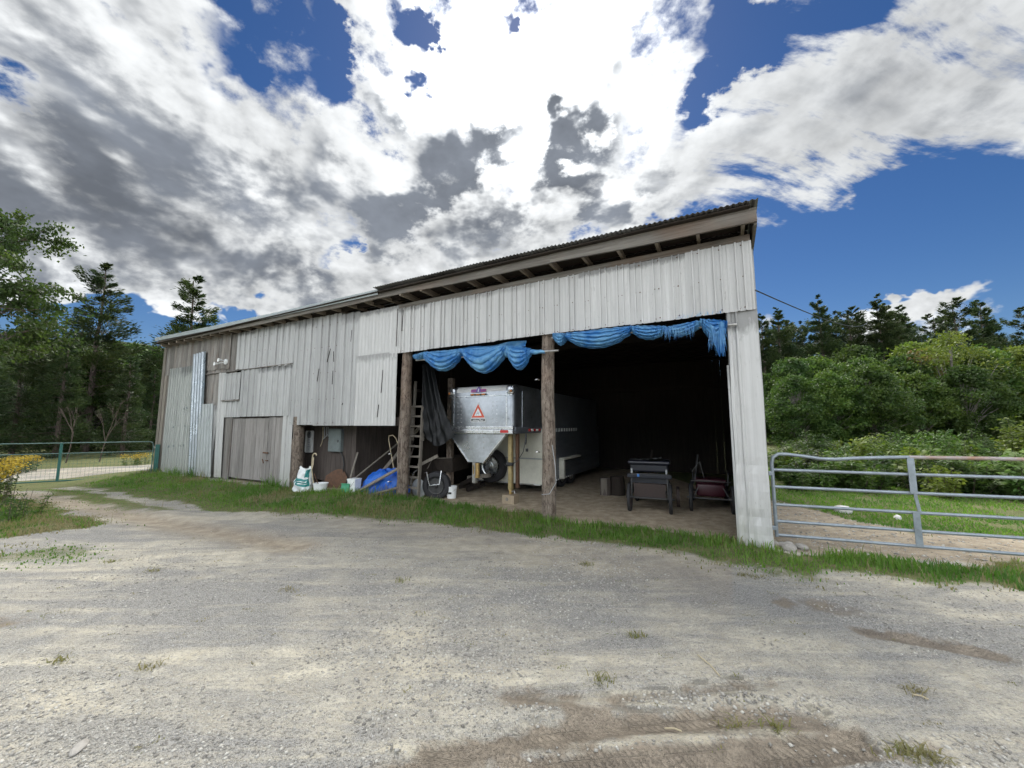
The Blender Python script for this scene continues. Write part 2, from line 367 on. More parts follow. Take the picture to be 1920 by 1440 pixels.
# ------------------------------------------------------------------ mesh helpers
class MB:
    """collects faces; build() links them as one mesh object"""
    def __init__(s):
        s.v = []; s.f = []; s.mi = []; s.m = 0
    def face_add(s, vs, fs):
        o = len(s.v)
        s.v += [tuple(q) for q in vs]
        s.f += [tuple(i + o for i in q) for q in fs]
        s.mi += [s.m] * len(fs)
        return s
    def box(s, c, size, rot=None, taper=(1, 1)):
        hx, hy, hz = size[0]/2, size[1]/2, size[2]/2
        vs = []
        for k, z in ((0, -hz), (1, hz)):
            tx, ty = (1, 1) if k == 0 else taper
            vs += [(-hx*tx, -hy*ty, z), (hx*tx, -hy*ty, z), (hx*tx, hy*ty, z), (-hx*tx, hy*ty, z)]
        M = Matrix.Translation(c) @ (Euler(rot).to_matrix().to_4x4() if rot else Matrix())
        vs = [M @ Vector(q) for q in vs]
        return s.face_add(vs, [(0, 3, 2, 1), (4, 5, 6, 7), (0, 1, 5, 4), (1, 2, 6, 5), (2, 3, 7, 6), (3, 0, 4, 7)])
    def span(s, a, b):
        """axis-aligned box between two corners"""
        return s.box([(a[i]+b[i])/2 for i in range(3)], [abs(b[i]-a[i]) for i in range(3)])
    def rbox(s, c, size, r=0.02, seg=2, rot=None):
        bm = bmesh.new()
        bmesh.ops.create_cube(bm, size=1.0)
        bmesh.ops.scale(bm, vec=size, verts=bm.verts)
        bmesh.ops.bevel(bm, geom=list(bm.edges), offset=r, segments=seg, profile=0.5, affect='EDGES')
        M = Matrix.Translation(c) @ (Euler(rot).to_matrix().to_4x4() if rot else Matrix())
        bm.verts.index_update()
        s.face_add([M @ v.co for v in bm.verts], [[v.index for v in f.verts] for f in bm.faces])
        bm.free()
        return s
    def beam(s, p0, p1, w, h, up=(0, 0, 1)):
        p0, p1 = Vector(p0), Vector(p1)
        d = (p1 - p0)
        L = d.length
        d.normalize()
        u = Vector(up)
        if abs(d.dot(u)) > 0.98:
            u = Vector((0, 1, 0))
        x = d.cross(u).normalized()
        y = x.cross(d).normalized()
        vs = []
        for p in (p0, p1):
            for a, b in ((-1, -1), (1, -1), (1, 1), (-1, 1)):
                vs.append(p + x*a*w/2 + y*b*h/2)
        return s.face_add(vs, [(0, 3, 2, 1), (4, 5, 6, 7), (0, 1, 5, 4), (1, 2, 6, 5), (2, 3, 7, 6), (3, 0, 4, 7)])
    def tube(s, pts, r, seg=8, cap=True, wob=0.0):
        pts = [Vector(p) for p in pts]
        n = len(pts)
        rs = r if hasattr(r, '__len__') else [r]*n
        vs = []; fs = []
        prev = None
        for i, p in enumerate(pts):
            d = (pts[min(i+1, n-1)] - pts[max(i-1, 0)]).normalized()
            if prev is None:
                u = Vector((0, 0, 1)) if abs(d.z) < 0.9 else Vector((1, 0, 0))
                x = d.cross(u).normalized()
            else:
                x = (prev - d * prev.dot(d)).normalized()
            prev = x
            y = d.cross(x)
            for k in range(seg):
                a = 2*math.pi*k/seg
                rr = rs[i] * (1 + (random.uniform(-wob, wob) if wob else 0))
                vs.append(p + (x*math.cos(a) + y*math.sin(a))*rr)
        for i in range(n-1):
            for k in range(seg):
                k2 = (k+1) % seg
                fs.append((i*seg+k, i*seg+k2, (i+1)*seg+k2, (i+1)*seg+k))
        if cap:
            fs.append(tuple(reversed(range(seg))))
            fs.append(tuple((n-1)*seg + k for k in range(seg)))
        return s.face_add(vs, fs)
    def lathe(s, prof, c=(0, 0, 0), axis='Z', seg=20, close=False):
        """prof: (radius, height) pairs"""
        vs = []; fs = []
        n = len(prof)
        for i in range(seg):
            a = 2*math.pi*i/seg
            for r, h in prof:
                q = (r*math.cos(a), r*math.sin(a), h)
                if axis == 'Y':
                    q = (q[0], q[2], q[1])
                elif axis == 'X':
                    q = (q[2], q[0], q[1])
                vs.append((c[0]+q[0], c[1]+q[1], c[2]+q[2]))
        for i in range(seg):
            j = (i+1) % seg
            for k in range(n-1 + (1 if close else 0)):
                k2 = (k+1) % n
                fs.append((i*n+k, j*n+k, j*n+k2, i*n+k2))
        if not close:
            for k in (0, n-1):
                if prof[k][0] > 1e-5:
                    fs.append(tuple(i*n+k for i in (range(seg) if k else reversed(range(seg)))))
        return s.face_add(vs, fs)
    def prism(s, poly, y0, y1):
        """polygon in XZ extruded along Y"""
        n = len(poly)
        vs = [(x, y0, z) for x, z in poly] + [(x, y1, z) for x, z in poly]
        fs = [tuple(range(n)), tuple(reversed(range(n, 2*n)))]
        for i in range(n):
            j = (i+1) % n
            fs.append((i, i+n, j+n, j))
        return s.face_add(vs, fs)
    def grid(s, fn, nu, nv, closed_u=False):
        vs = [fn(i/(nu-1), j/(nv-1)) for i in range(nu) for j in range(nv)]
        fs = [(i*nv+j, (i+1)*nv+j, (i+1)*nv+j+1, i*nv+j+1) for i in range(nu-1) for j in range(nv-1)]
        return s.face_add(vs, fs)
    def build(s, name, mats, parent=None, smooth=False, loc=None, rotz=0.0, recenter=False):
        me = bpy.data.meshes.new(name)
        vs = s.v
        off = Vector((0, 0, 0))
        if recenter:
            a = np.array(vs); off = Vector(((a[:, 0].min()+a[:, 0].max())/2, (a[:, 1].min()+a[:, 1].max())/2, a[:, 2].min()))
            vs = [tuple(Vector(q) - off) for q in vs]
        me.from_pydata(vs, [], s.f)
        mats = mats if isinstance(mats, (list, tuple)) else [mats]
        for q in mats:
            me.materials.append(MATS[q])
        if len(mats) > 1:
            me.polygons.foreach_set('material_index', s.mi)
        bm = bmesh.new(); bm.from_mesh(me)
        bmesh.ops.recalc_face_normals(bm, faces=bm.faces)
        bm.to_mesh(me); bm.free()
        if smooth:
            me.polygons.foreach_set('use_smooth', [True]*len(me.polygons))
            try:
                me.set_sharp_from_angle(angle=R(40))
            except Exception:
                pass
        o = bpy.data.objects.new(name, me)
        C.objects.link(o)
        if parent is not None:
            o.parent = parent
        o.location = (Vector(loc) if loc is not None else Vector((0, 0, 0))) + off
        if rotz:
            o.rotation_euler = (0, 0, rotz)
        return o

def tag(o, label, cat, group=None, kind=None):
    if label: o['label'] = label
    if cat: o['category'] = cat
    if group: o['group'] = group
    if kind: o['kind'] = kind
    return o
def thing(name, label, cat, loc=(0, 0, 0), rotz=0.0, group=None):
    o = bpy.data.objects.new(name, None)
    o.empty_display_size = 0.2
    C.objects.link(o)
    o.location = loc
    o.rotation_euler = (0, 0, rotz)
    return tag(o, label, cat, group)
def part_empty(name, parent):
    o = bpy.data.objects.new(name, None)
    C.objects.link(o)
    o.parent = parent
    return o
def copy_tree(o, parent=None):
    c = o.copy(); C.objects.link(c)
    if parent is not None: c.parent = parent
    for ch in o.children: copy_tree(ch, c)
    return c

def np_mesh(name, verts, faces, mat, parent=None, smooth=False, loc=(0, 0, 0)):
    """verts (n,3) and faces (m,k) as numpy arrays"""
    me = bpy.data.meshes.new(name)
    verts = np.ascontiguousarray(verts, dtype=np.float32); faces = np.ascontiguousarray(faces, dtype=np.int32)
    me.vertices.add(len(verts)); me.vertices.foreach_set('co', verts.ravel())
    k = faces.shape[1]
    me.loops.add(faces.size); me.loops.foreach_set('vertex_index', faces.ravel())
    me.polygons.add(len(faces)); me.polygons.foreach_set('loop_start', np.arange(0, faces.size, k, dtype=np.int32))
    if smooth: me.polygons.foreach_set('use_smooth', np.ones(len(faces), dtype=bool))
    me.update(calc_edges=True)
    me.materials.append(MATS[mat])
    o = bpy.data.objects.new(name, me); C.objects.link(o)
    if parent is not None: o.parent = parent
    o.location = loc
    return o

# value noise on numpy arrays
_perm = np.random.default_rng(5).random((256, 256))
def vnoise(x, y):
    xi = np.floor(x).astype(int); yi = np.floor(y).astype(int)
    fx = x - xi; fy = y - yi
    fx = fx*fx*(3-2*fx); fy = fy*fy*(3-2*fy)
    g = lambda a, b: _perm[a % 256, b % 256]
    return (g(xi, yi)*(1-fx)+g(xi+1, yi)*fx)*(1-fy) + (g(xi, yi+1)*(1-fx)+g(xi+1, yi+1)*fx)*fy
def fbm(x, y, o=4):
    s = 0; a = 0.5; t = 0
    for k in range(o):
        s = s + a*vnoise(x*2**k+17.3*k, y*2**k+9.1*k); t += a; a *= 0.55
    return s/t
def in_poly(x, y, poly):
    x = np.asarray(x); y = np.asarray(y)
    ins = np.zeros(x.shape, bool)
    n = len(poly)
    for i in range(n):
        x1, y1 = poly[i]; x2, y2 = poly[(i+1) % n]
        c = ((y1 > y) != (y2 > y)) & (x < (x2-x1)*(y-y1)/(y2-y1+1e-12)+x1)
        ins ^= c
    return ins
def seg_dist(x, y, pts):
    d = np.full(np.shape(x), 1e9)
    for (x1, y1), (x2, y2) in zip(pts[:-1], pts[1:]):
        vx, vy = x2-x1, y2-y1
        t = np.clip(((x-x1)*vx+(y-y1)*vy)/(vx*vx+vy*vy), 0, 1)
        d = np.minimum(d, np.hypot(x-x1-t*vx, y-y1-t*vy))
    return d
def sstep(a, b, v):
    t = np.clip((v-a)/(b-a), 0, 1)
    return t*t*(3-2*t)

# barn frame: X along the front (right corner +0.5, left corner -18.9), Y inward
TH = 0.49845
BD = 6.579
CT, ST = math.cos(TH), math.sin(TH)
BARN_LOC = (BD*ST, BD*CT, 0.0)
BARN_RZ = -TH
def bw(X, Y, Z=0.0):
    return Vector((BARN_LOC[0] + X*CT + Y*ST, BARN_LOC[1] - X*ST + Y*CT, Z))
def to_barn(x, y):
    return x*CT - y*ST, x*ST + y*CT - BD
# ------------------------------------------------------------------ ground
STRONG = [(-30, 9.0), (-30, 12), (-12.4, 9.99), (-10.6, 9.0), (-8.84, 8.11), (-6.95, 7.1), (-6.5, 6.7), (-7.69, 6.0), (-10, 5.2), (-16, 4.0)]
SPARSE = [(-8.0, 5.7), (-6.39, 5.95), (-5.36, 5.79), (-5.06, 5.22), (-5.87, 4.62), (-8, 4.0)]
MIDG = [(-13.4, 10.6), (-12.19, 12.11), (-13.2, 14.5), (-2.5, 8.6), (-3.61, 8.1), (-4.11, 7.6), (-5.44, 7.6), (-6.88, 7.9), (-8.8, 8.37), (-10.64, 9.27)]
RUTA = [(-14.5, 10.9), (-12.33, 9.99), (-10.26, 8.95), (-8.3, 8.01), (-7.16, 7.5), (-5.77, 6.84), (-3.0, 5.6)]
RUTB = [(-13.5, 11.9), (-12.19, 11.11), (-9.99, 9.99), (-8.33, 9.08), (-6.99, 8.37), (-4.5, 6.9)]
ROADB = [(-60, 16.0), (-22, 13.2), (-16, 13.6), (-13.2, 15.2), (-11, 17.5), (-13, 19), (-16.5, 16.2), (-24, 15.6), (-60, 19)]
PADD = [(4.2, 6.6), (4.9, 9.2), (6.04, 8.95), (6.11, 7.96), (6.03, 7.02), (6.72, 6.28), (7.69, 6.0), (12, 5.2), (20, 3.5), (20, 1.5), (7.5, 4.1), (6.03, 4.84), (3.9, 5.43)]
MUD1 = [(-0.42, 2.16), (0.12, 2.30), (0.74, 2.40), (1.3, 2.43), (1.75, 2.42)]
MUD1B = [(-0.6, 2.02), (0.4, 2.10), (1.2, 2.18), (1.8, 2.24)]
MUD2 = [(0.0, 2.68), (0.65, 2.60), (1.2, 2.68), (1.7, 2.78)]
MUD3 = [(2.95, 3.40), (3.3, 3.24), (3.6, 3.08)]
def ground_h(x, y):
    x = np.asarray(x, float); y = np.asarray(y, float)
    X, T = to_barn(x, y)
    h = 0.05*(fbm(x*0.35+3, y*0.35, 3)-0.5) + 0.018*(fbm(x*2.1, y*2.1, 3)-0.5)
    h = h*sstep(0.0, 1.5, np.hypot(np.maximum(0, X-0.6)+np.maximum(0, -19-X), np.maximum(0, -T)+np.maximum(0, T-9)) + 0.25)
    h = h - 0.22*sstep(-9, -14, x)*sstep(9, 12.5, y)*sstep(0.0, -3.0, T)            # falls away to the far gate
    h = h + 0.10*np.exp(-((X+7.0)/2.4)**2 - ((T+0.35)/0.7)**2)                       # turf bank under the low opening
    for P, dpt, w in ((RUTA, 0.022, 0.26), (RUTB, 0.022, 0.24), (MUD1, 0.035, 0.10), (MUD1B, 0.04, 0.09), (MUD2, 0.02, 0.09), (MUD3, 0.035, 0.12)):
        d = seg_dist(x, y, P)
        h = h - dpt*np.exp(-(d/w)**2) + 0.5*dpt*np.exp(-((d-1.9*w)/(0.7*w))**2)
    far = sstep(60, 420, np.hypot(x, y))
    h = h + far*18*fbm(x*0.008+2, y*0.008, 3)
    # wooded hill on the left horizon
    h = h + 62*np.exp(-(((x+330)/170)**2 + ((y-330)/150)**2))
    return h
def soft_poly(x, y, poly, w=0.45):
    d = seg_dist(x, y, poly + [poly[0]])
    d = np.where(in_poly(x, y, poly), d, -d)
    return sstep(-0.15, w, d)
def grass_mask(x, y):
    """1 = turf, 0 = bare; thins out towards its edges"""
    x = np.asarray(x, float); y = np.asarray(y, float)
    nx = x + 0.9*(fbm(x*1.3, y*1.3, 4)-0.5); ny = y + 0.9*(fbm(x*1.3+40, y*1.3, 4)-0.5)
    X, T = to_barn(nx, ny)
    front = np.interp(X, [-19, -9, -6.9, -3.66, -1.9, -0.42, 0.67, 2.72, 6, 14], [-2.9, -2.5, -1.7, -1.05, -0.85, -1.05, -1.15, -0.2, 0.8, 3.1])
    back = np.interp(X, [-19, -10.9, -10.5, -6.8, -6.0, -3.6, -2.5, -0.2, 0.3, 0.83, 2.98, 6, 14], [0.0, 0.0, 0.15, 0.2, 0.35, 0.3, 0.25, 0.25, 0.1, 0.1, 0.55, 1.4, 3.6])
    g = sstep(-0.40, 0.50, T-front)*sstep(-0.05, 0.18, back-T)
    g = np.maximum(g, soft_poly(nx, ny, STRONG))
    g = np.maximum(g, soft_poly(nx, ny, SPARSE, 0.6)*0.5)
    g = np.maximum(g, soft_poly(nx, ny, MIDG)*0.95)
    Xr, Tr = to_barn(x, y)
    far = (np.hypot(x, y) > 10.5) & ((Tr < -1.0) | (Xr > 0.9) | (Xr < -19.3) | (Tr > 10))
    far |= (x > 5.2) & (y > 4.0)
    g = np.where(far & (y > 3.2), np.maximum(g, 0.85*(1-soft_poly(nx, ny, PADD, 0.3))*(1-soft_poly(nx, ny, ROADB, 0.3))), g)
    g = np.where((x < -13) & in_poly(nx, ny, ROADB), 0.03, g)
    g = g*(1-0.95*np.exp(-(seg_dist(nx, ny, RUTA)/0.42)**2))*(1-0.8*np.exp(-(seg_dist(nx, ny, RUTB)/0.26)**2))
    return g*sstep(0.18, 0.5, fbm(x*2.7+9, y*2.7, 3)+0.25)

def axis_samples(dense_a, dense_b, step, lo, hi):
    a = list(np.arange(dense_a, dense_b, step))
    st = step; q = a[0]; left = []
    while q > lo:
        st *= 1.13; q -= st; left.append(q)
    st = step; q = a[-1]; right = []
    while q < hi:
        st *= 1.13; q += st; right.append(q)
    return np.array(left[::-1] + a + right)
gx = axis_samples(-9, 8.2, 0.055, -700, 700)
gy = axis_samples(1.2, 10.0, 0.05, -60, 900)
GX, GY = np.meshgrid(gx, gy, indexing='ij')
GZ = ground_h(GX, GY)
nu, nv = GX.shape
ii, jj = np.meshgrid(np.arange(nu-1), np.arange(nv-1), indexing='ij')
fc = np.stack([ii*nv+jj, (ii+1)*nv+jj, (ii+1)*nv+jj+1, ii*nv+jj+1], -1).reshape(-1, 4)

m, t = new_mat('ground')
pos = t.n('ShaderNodeNewGeometry').outputs['Position']
a_g = t.n('ShaderNodeAttribute', attribute_name='turf').outputs['Fac']
a_m = t.n('ShaderNodeAttribute', attribute_name='mud').outputs['Fac']
a_d = t.n('ShaderNodeAttribute', attribute_name='soil').outputs['Fac']
a_s = t.n('ShaderNodeAttribute', attribute_name='sand').outputs['Fac']
tr_uv = t.n('ShaderNodeAttribute', attribute_name='track').outputs['Vector']
n_patch = t.noise(pos, 0.9, 6, 0.65, 0.7)
n_str = t.noise(t.vscale(pos, (0.55, 3.2, 1), (0, 0, 0), (0, 0, R(12))), 1.3, 6, 0.68, 0.9)
n_mid = t.noise(pos, 5.0, 6, 0.65, 0.3)
n_fine = t.noise(pos, 42.0, 4, 0.65)
vor = t.n('ShaderNodeTexVoronoi', {'Vector': pos, 'Scale': 85.0, 'Randomness': 1.0}, feature='F1')
vor2 = t.n('ShaderNodeTexVoronoi', {'Vector': pos, 'Scale': 33.0, 'Randomness': 1.0}, feature='F1')
stonec = t.n('ShaderNodeSeparateColor', {0: vor.outputs['Color']}).outputs[0]
stonec2 = t.n('ShaderNodeSeparateColor', {0: vor2.outputs['Color']}).outputs[0]
sandc = t.mixc(t.rng(n_mid, 0.35, 0.65), rgb(0.43, 0.39, 0.305), rgb(0.57, 0.53, 0.43))
grav = t.mixc(stonec, rgb(0.19, 0.18, 0.162), rgb(0.60, 0.575, 0.52))
grav = t.mixc(t.rng(vor.outputs['Distance'], 0.25, 0.6), grav, rgb(0.29, 0.285, 0.27))
grav = t.mixc(t.math('MULTIPLY', t.rng(stonec2, 0.7, 0.95), t.rng(vor2.outputs['Distance'], 0.30, 0.22)), grav, rgb(0.44, 0.435, 0.42))
sfac = t.math('ADD', t.rng(t.math('ADD', t.math('MULTIPLY', n_patch, 0.4), t.math('MULTIPLY', n_str, 0.6)), 0.42, 0.60), t.math('SUBTRACT', a_s, 0.42), clamp=True)
sfac = t.math('MULTIPLY', sfac, t.rng(n_fine, 0.28, 0.52), clamp=True)
col = t.mixc(sfac, grav, sandc)
soilc = t.mixc(t.rng(n_mid, 0.35, 0.65), rgb(0.27, 0.215, 0.15), rgb(0.47, 0.39, 0.285))
soilc = t.mixc(t.rng(n_fine, 0.58, 0.7), soilc, rgb(0.50, 0.44, 0.33))
col = t.mixc(t.math('MULTIPLY', a_d, t.rng(n_fine, 0.2, 0.45)), col, soilc)
mudc = t.mixc(t.rng(n_mid, 0.35, 0.65), rgb(0.13, 0.105, 0.078), rgb(0.27, 0.225, 0.17))
mudm = t.math('MULTIPLY', t.rng(t.math('ADD', a_m, t.math('MULTIPLY', t.math('SUBTRACT', n_mid, 0.5), 1.8)), 0.30, 0.64), 0.92)
col = t.mixc(mudm, col, mudc)
turfc = t.mixc(t.rng(n_fine, 0.35, 0.65), rgb(0.085, 0.11, 0.038), rgb(0.18, 0.20, 0.075))
turfc = t.mixc(t.rng(n_mid, 0.45, 0.7), turfc, rgb(0.19, 0.165, 0.085))
gm = t.rng(t.math('ADD', a_g, t.math('MULTIPLY', t.math('SUBTRACT', n_fine, 0.5), 0.7)), 0.35, 0.6)
dfar = t.n('ShaderNodeVectorMath', {0: pos}, operation='LENGTH').outputs[1]
turfc = t.mixc(t.rng(dfar, 55.0, 90.0), turfc, rgb(0.035, 0.055, 0.022))   # forest floor beyond the clearing
col = t.mixc(gm, col, turfc)
# tyre prints pressed into the damp strip
tsep = t.n('ShaderNodeSeparateXYZ', {0: tr_uv})
tu, tv, tw = tsep.outputs
chev = t.math('PINGPONG', t.math('ADD', t.math('MULTIPLY', t.math('ADD', tu, t.math('MULTIPLY', n_mid, 0.06)), 26.0), t.math('MULTIPLY', t.math('ABSOLUTE', tv), 14.0)), 0.5)
lug = t.math('PINGPONG', t.math('MULTIPLY', t.math('ADD', tv, t.math('MULTIPLY', n_mid, 0.03)), 15.0), 0.5)
tread = t.math('MINIMUM', t.rng(chev, 0.04, 0.16), t.rng(lug, 0.03, 0.10))
tread = t.math('MULTIPLY', t.math('SUBTRACT', 1.0, tread), t.math('MULTIPLY', tw, t.rng(t.noise(pos, 2.6, 4, 0.6), 0.40, 0.52)))
hgt = t.math('ADD', t.math('MULTIPLY', n_fine, 0.5), t.math('ADD', t.math('MULTIPLY', t.rng(vor.outputs['Distance'], 0.1, 0.6, 1, 0), t.math('SUBTRACT', 0.9, t.math('MULTIPLY', sfac, 0.65))), t.math('MULTIPLY', n_mid, 1.2)))
hgt = t.math('SUBTRACT', hgt, t.math('MULTIPLY', tread, 0.9))
bsdf = t.n('ShaderNodeBsdfPrincipled', {'Base Color': col, 'Roughness': t.mixf(mudm, 0.93, 0.62), 'Specular IOR Level': t.mixf(mudm, 0.25, 0.4), 'Normal': bump(t, hgt, 0.9, 0.016)}).outputs[0]
finish(t, bsdf)
ground = np_mesh('ground', np.stack([GX, GY, GZ], -1).reshape(-1, 3), fc, 'ground', smooth=True)
ground['kind'] = 'structure'
gxf, gyf = GX.ravel(), GY.ravel()
XB, TB = to_barn(gxf, gyf)
def add_attr(name, vals):
    at = ground.data.attributes.new(name, 'FLOAT', 'POINT')
    at.data.foreach_set('value', np.ascontiguousarray(vals, np.float32))
add_attr('turf', grass_mask(gxf, gyf))
mud = np.zeros_like(gxf)
for P, w, a in ((MUD1, 0.10, 0.9), (MUD1B, 0.13, 1.05), (MUD2, 0.08, 0.5), (MUD3, 0.12, 0.95), ([(2.6, 3.9), (3.1, 3.75)], 0.2, 0.55), ([(1.5, 2.1), (2.2, 2.2), (4, 2.5)], 0.10, 0.35), ([(0.0, 2.62), (0.5, 2.45)], 0.12, 0.7), ([(-6.2, 4.0), (-4.4, 3.5)], 0.25, 0.45)):
    mud = np.maximum(mud, a*np.exp(-(seg_dist(gxf, gyf, P)/w)**2))
add_attr('mud', mud)
soil = ((TB > 0.0) & (TB < 9.2) & (XB > -19) & (XB < 0.7)).astype(float)
soil = np.maximum(soil, in_poly(gxf + 0.5*(fbm(gxf*2, gyf*2)-0.5), gyf + 0.5*(fbm(gxf*2+7, gyf*2)-0.5), PADD)*0.85)
soil = np.maximum(soil, 0.75*np.exp(-(seg_dist(gxf, gyf, RUTA)/0.35)**2))
soil = np.maximum(soil, 0.35*np.exp(-(np.abs(TB+1.4)/0.9)**2)*(XB < 0))
add_attr('soil', soil)
# windrows of washed sand lie along the wheel tracks that sweep round the yard
sw = 0.5+0.5*np.sin(2.3*(gyf + 0.10*gxf + 0.035*gxf**2) + 3.0*fbm(gxf*0.5, gyf*0.5))
add_attr('sand', np.clip(0.35 + 0.42*(sw-0.5) + 0.5*(fbm(gxf*0.8+5, gyf*0.8, 3)-0.5), 0, 1))
tr = np.zeros((len(gxf), 3), np.float32)
for P, w in ((MUD1, 0.09), (MUD1B, 0.09), (MUD2, 0.06)):
    p0 = np.array(P[0]); p1 = np.array(P[-1]); dv = (p1-p0)/np.linalg.norm(p1-p0)
    d = seg_dist(gxf, gyf, P)
    u = (gxf-p0[0])*dv[0]+(gyf-p0[1])*dv[1]; v = -(gxf-p0[0])*dv[1]+(gyf-p0[1])*dv[0]
    ins = d < w*1.6
    tr[ins, 0] = u[ins]; tr[ins, 1] = v[ins]; tr[ins, 2] = sstep(w*1.3, w*0.9, d)[ins]
at = ground.data.attributes.new('track', 'FLOAT_VECTOR', 'POINT')
at.data.foreach_set('vector', tr.ravel())
# ------------------------------------------------------------------ barn
barn = thing('barn', 'long weathered pole barn sided with patched metal sheets, two big open bays', 'barn', BARN_LOC, BARN_RZ)
def profile(w, style):
    pts = []
    if style == 'double':
        sp = 0.297
        k = 0; x = 0.0
        pts.append((0, 0))
        c = sp*0.5
        while c < w - 0.02:
            for d, h in ((-0.064, 0), (-0.060, 1), (-0.040, 1), (-0.036, 0.0), (0.036, 0.0), (0.040, 1), (0.060, 1), (0.064, 0)):
                pts.append((c+d, -0.034*h))
            for d in (0.12, ):
                pts += [(c+d, 0), (c+d+0.012, -0.007), (c+d+0.03, -0.007), (c+d+0.042, 0)]
            c += sp
        pts.append((w, 0))
    elif style == 'trap':
        sp = 0.30
        pts.append((0, 0)); c = sp*0.5
        while c < w - 0.03:
            for d, h in ((-0.066, 0), (-0.054, 1), (0.054, 1), (0.066, 0)):
                pts.append((c+d, -0.034*h))
            for d in (0.11,):
                pts += [(c+d, 0), (c+d+0.012, -0.009), (c+d+0.05, -0.009), (c+d+0.062, 0)]
            c += sp
        pts.append((w, 0))
    elif style == 'fine':
        n = max(4, int(w/0.019))
        for i in range(n+1):
            pts.append((w*i/n, (0, -0.008, -0.012, -0.008, 0, 0.002)[i % 6]))
    elif style == 'deep':
        sp = 0.19; pts.append((0, 0)); c = 0.08
        while c < w - 0.03:
            for d, h in ((-0.05, 0), (-0.03, 1), (-0.012, 1.1), (0.012, 1.1), (0.03, 1), (0.05, 0)):
                pts.append((c+d, -0.04*h))
            c += sp
        pts.append((w, 0))
    out = [pts[0]]
    for q in pts[1:]:
        if q[0] > out[-1][0] + 1e-4 and q[0] <= w + 1e-6: out.append(q)
    return out
def sheet(X0, X1, zb, zt, mat, style, y=-0.03, name='metal_sheet', parent=None, rag=0.008, lean=0.0, skew=0.0):
    """one ribbed sheet; zb and zt are a height or a (left, right) pair"""
    zb = zb if hasattr(zb, '__len__') else (zb, zb); zt = zt if hasattr(zt, '__len__') else (zt, zt)
    w = X1 - X0
    pr = profile(w, style)
    n = len(pr); th = 0.003
    mb = MB(); vs = []
    nz = 5
    j0, j1 = random.uniform(-rag, rag), random.uniform(-rag, rag)
    ph = random.uniform(0, 6)
    for th_ in (0, th):
        for k in range(nz):
            f = k/(nz-1)
            for (x, yy) in pr:
                u = x/w
                b = zb[0]+(zb[1]-zb[0])*u + j0; tp = zt[0]+(zt[1]-zt[0])*u + j1
                z = b+(tp-b)*f
                wav = 0.006*math.sin(ph + 2.1*z + 1.3*x) * (0.4+f*(1-f)*2)
                vs.append((x + skew*(1-f), y + yy + th_ + wav + lean*(1-f), z - zb[0]))
    fs = []
    N = n*nz
    for k in range(nz-1):
        for i in range(n-1):
            a = k*n+i
            fs.append((a, a+1, a+n+1, a+n)); fs.append((N+a, N+a+n, N+a+n+1, N+a+1))
    for i in range(n-1):
        fs.append((i, N+i, N+i+1, i+1)); a = (nz-1)*n+i; fs.append((a, a+1, N+a+1, N+a))
    for k in range(nz-1):
        a = k*n; fs.append((a, a+n, N+a+n, N+a)); a = k*n+n-1; fs.append((a, N+a, N+a+n, a+n))
    mb.face_add(vs, fs)
    return mb.build(name, mat, parent or barn, loc=(X0, 0, zb[0]))
def plank(X0, X1, Z0, Z1, mat, y0, y1, name='plank', parent=None):
    mb = MB().box(((X1-X0)/2, (y0+y1)/2, (Z1-Z0)/2), (X1-X0, abs(y1-y0), Z1-Z0))
    o = mb.build(name, mat, parent or barn, loc=(X0, 0, Z0))
    return o

# --- the bright sheets over the two bays
xs = np.linspace(-6.62, 0.50, 9)
for i in range(8):
    sheet(xs[i], xs[i+1]+0.012, 3.40 + random.uniform(-.006, .006), 4.46, 'white_sheet', 'double', y=-0.04 - 0.012*(i % 2))
# --- grey sheets of the closed left half
for a, b, zb in ((-13.72, -12.72, (3.50, 3.47)), (-12.72, -11.70, (3.47, 3.45)), (-11.70, -10.66, (3.45, 3.42))):
    sheet(a, b+0.012, zb, 4.70, 'grey_sheet', 'trap', y=-0.045)
sheet(-10.67, -9.62, 1.73, 4.68, 'grey_sheet', 'trap', y=-0.036)
sheet(-9.63, -8.66, 1.71, 4.66, 'grey_sheet', 'trap', y=-0.040)
sheet(-8.67, -7.95, 1.70, 4.60, 'grey_sheet', 'trap', y=-0.044)
sheet(-7.96, -6.62, 3.30, 4.56, 'white_sheet', 'fine', y=-0.040)
sheet(-7.99, -6.86, 1.70, 3.44, 'white_sheet', 'fine', y=-0.062)
sheet(-6.87, -6.60, 1.71, 3.40, 'white_sheet', 'fine', y=-0.050)
for a, b in ((-13.38, -12.40), (-12.40, -11.52), (-11.52, -10.66)):
    sheet(a, b+0.012, 1.98, 3.44, 'grey_sheet', 'trap', y=-0.034)
sheet(-14.25, -13.27, 1.97, 2.50, 'grey_sheet', 'trap', y=-0.036)
hatch = part_empty('hatch', barn)
sheet(-14.30, -13.32, 2.53, 3.39, 'grey_sheet', 'trap', y=-0.075, name='panel', parent=hatch)
plank(-14.33, -13.31, 2.49, 2.53, 'wall_wood', -0.11, -0.04, 'sill', hatch)
sheet(-14.69, -14.24, 0.06, 3.45, 'white_sheet', 'trap', y=-0.06, skew=0.18)
sheet(-14.92, -14.66, 0.06, 2.38, 'grey_sheet', 'trap', y=-0.046)
sheet(-10.99, -10.52, 0.04, 1.985, 'white_sheet', 'trap', y=-0.03)
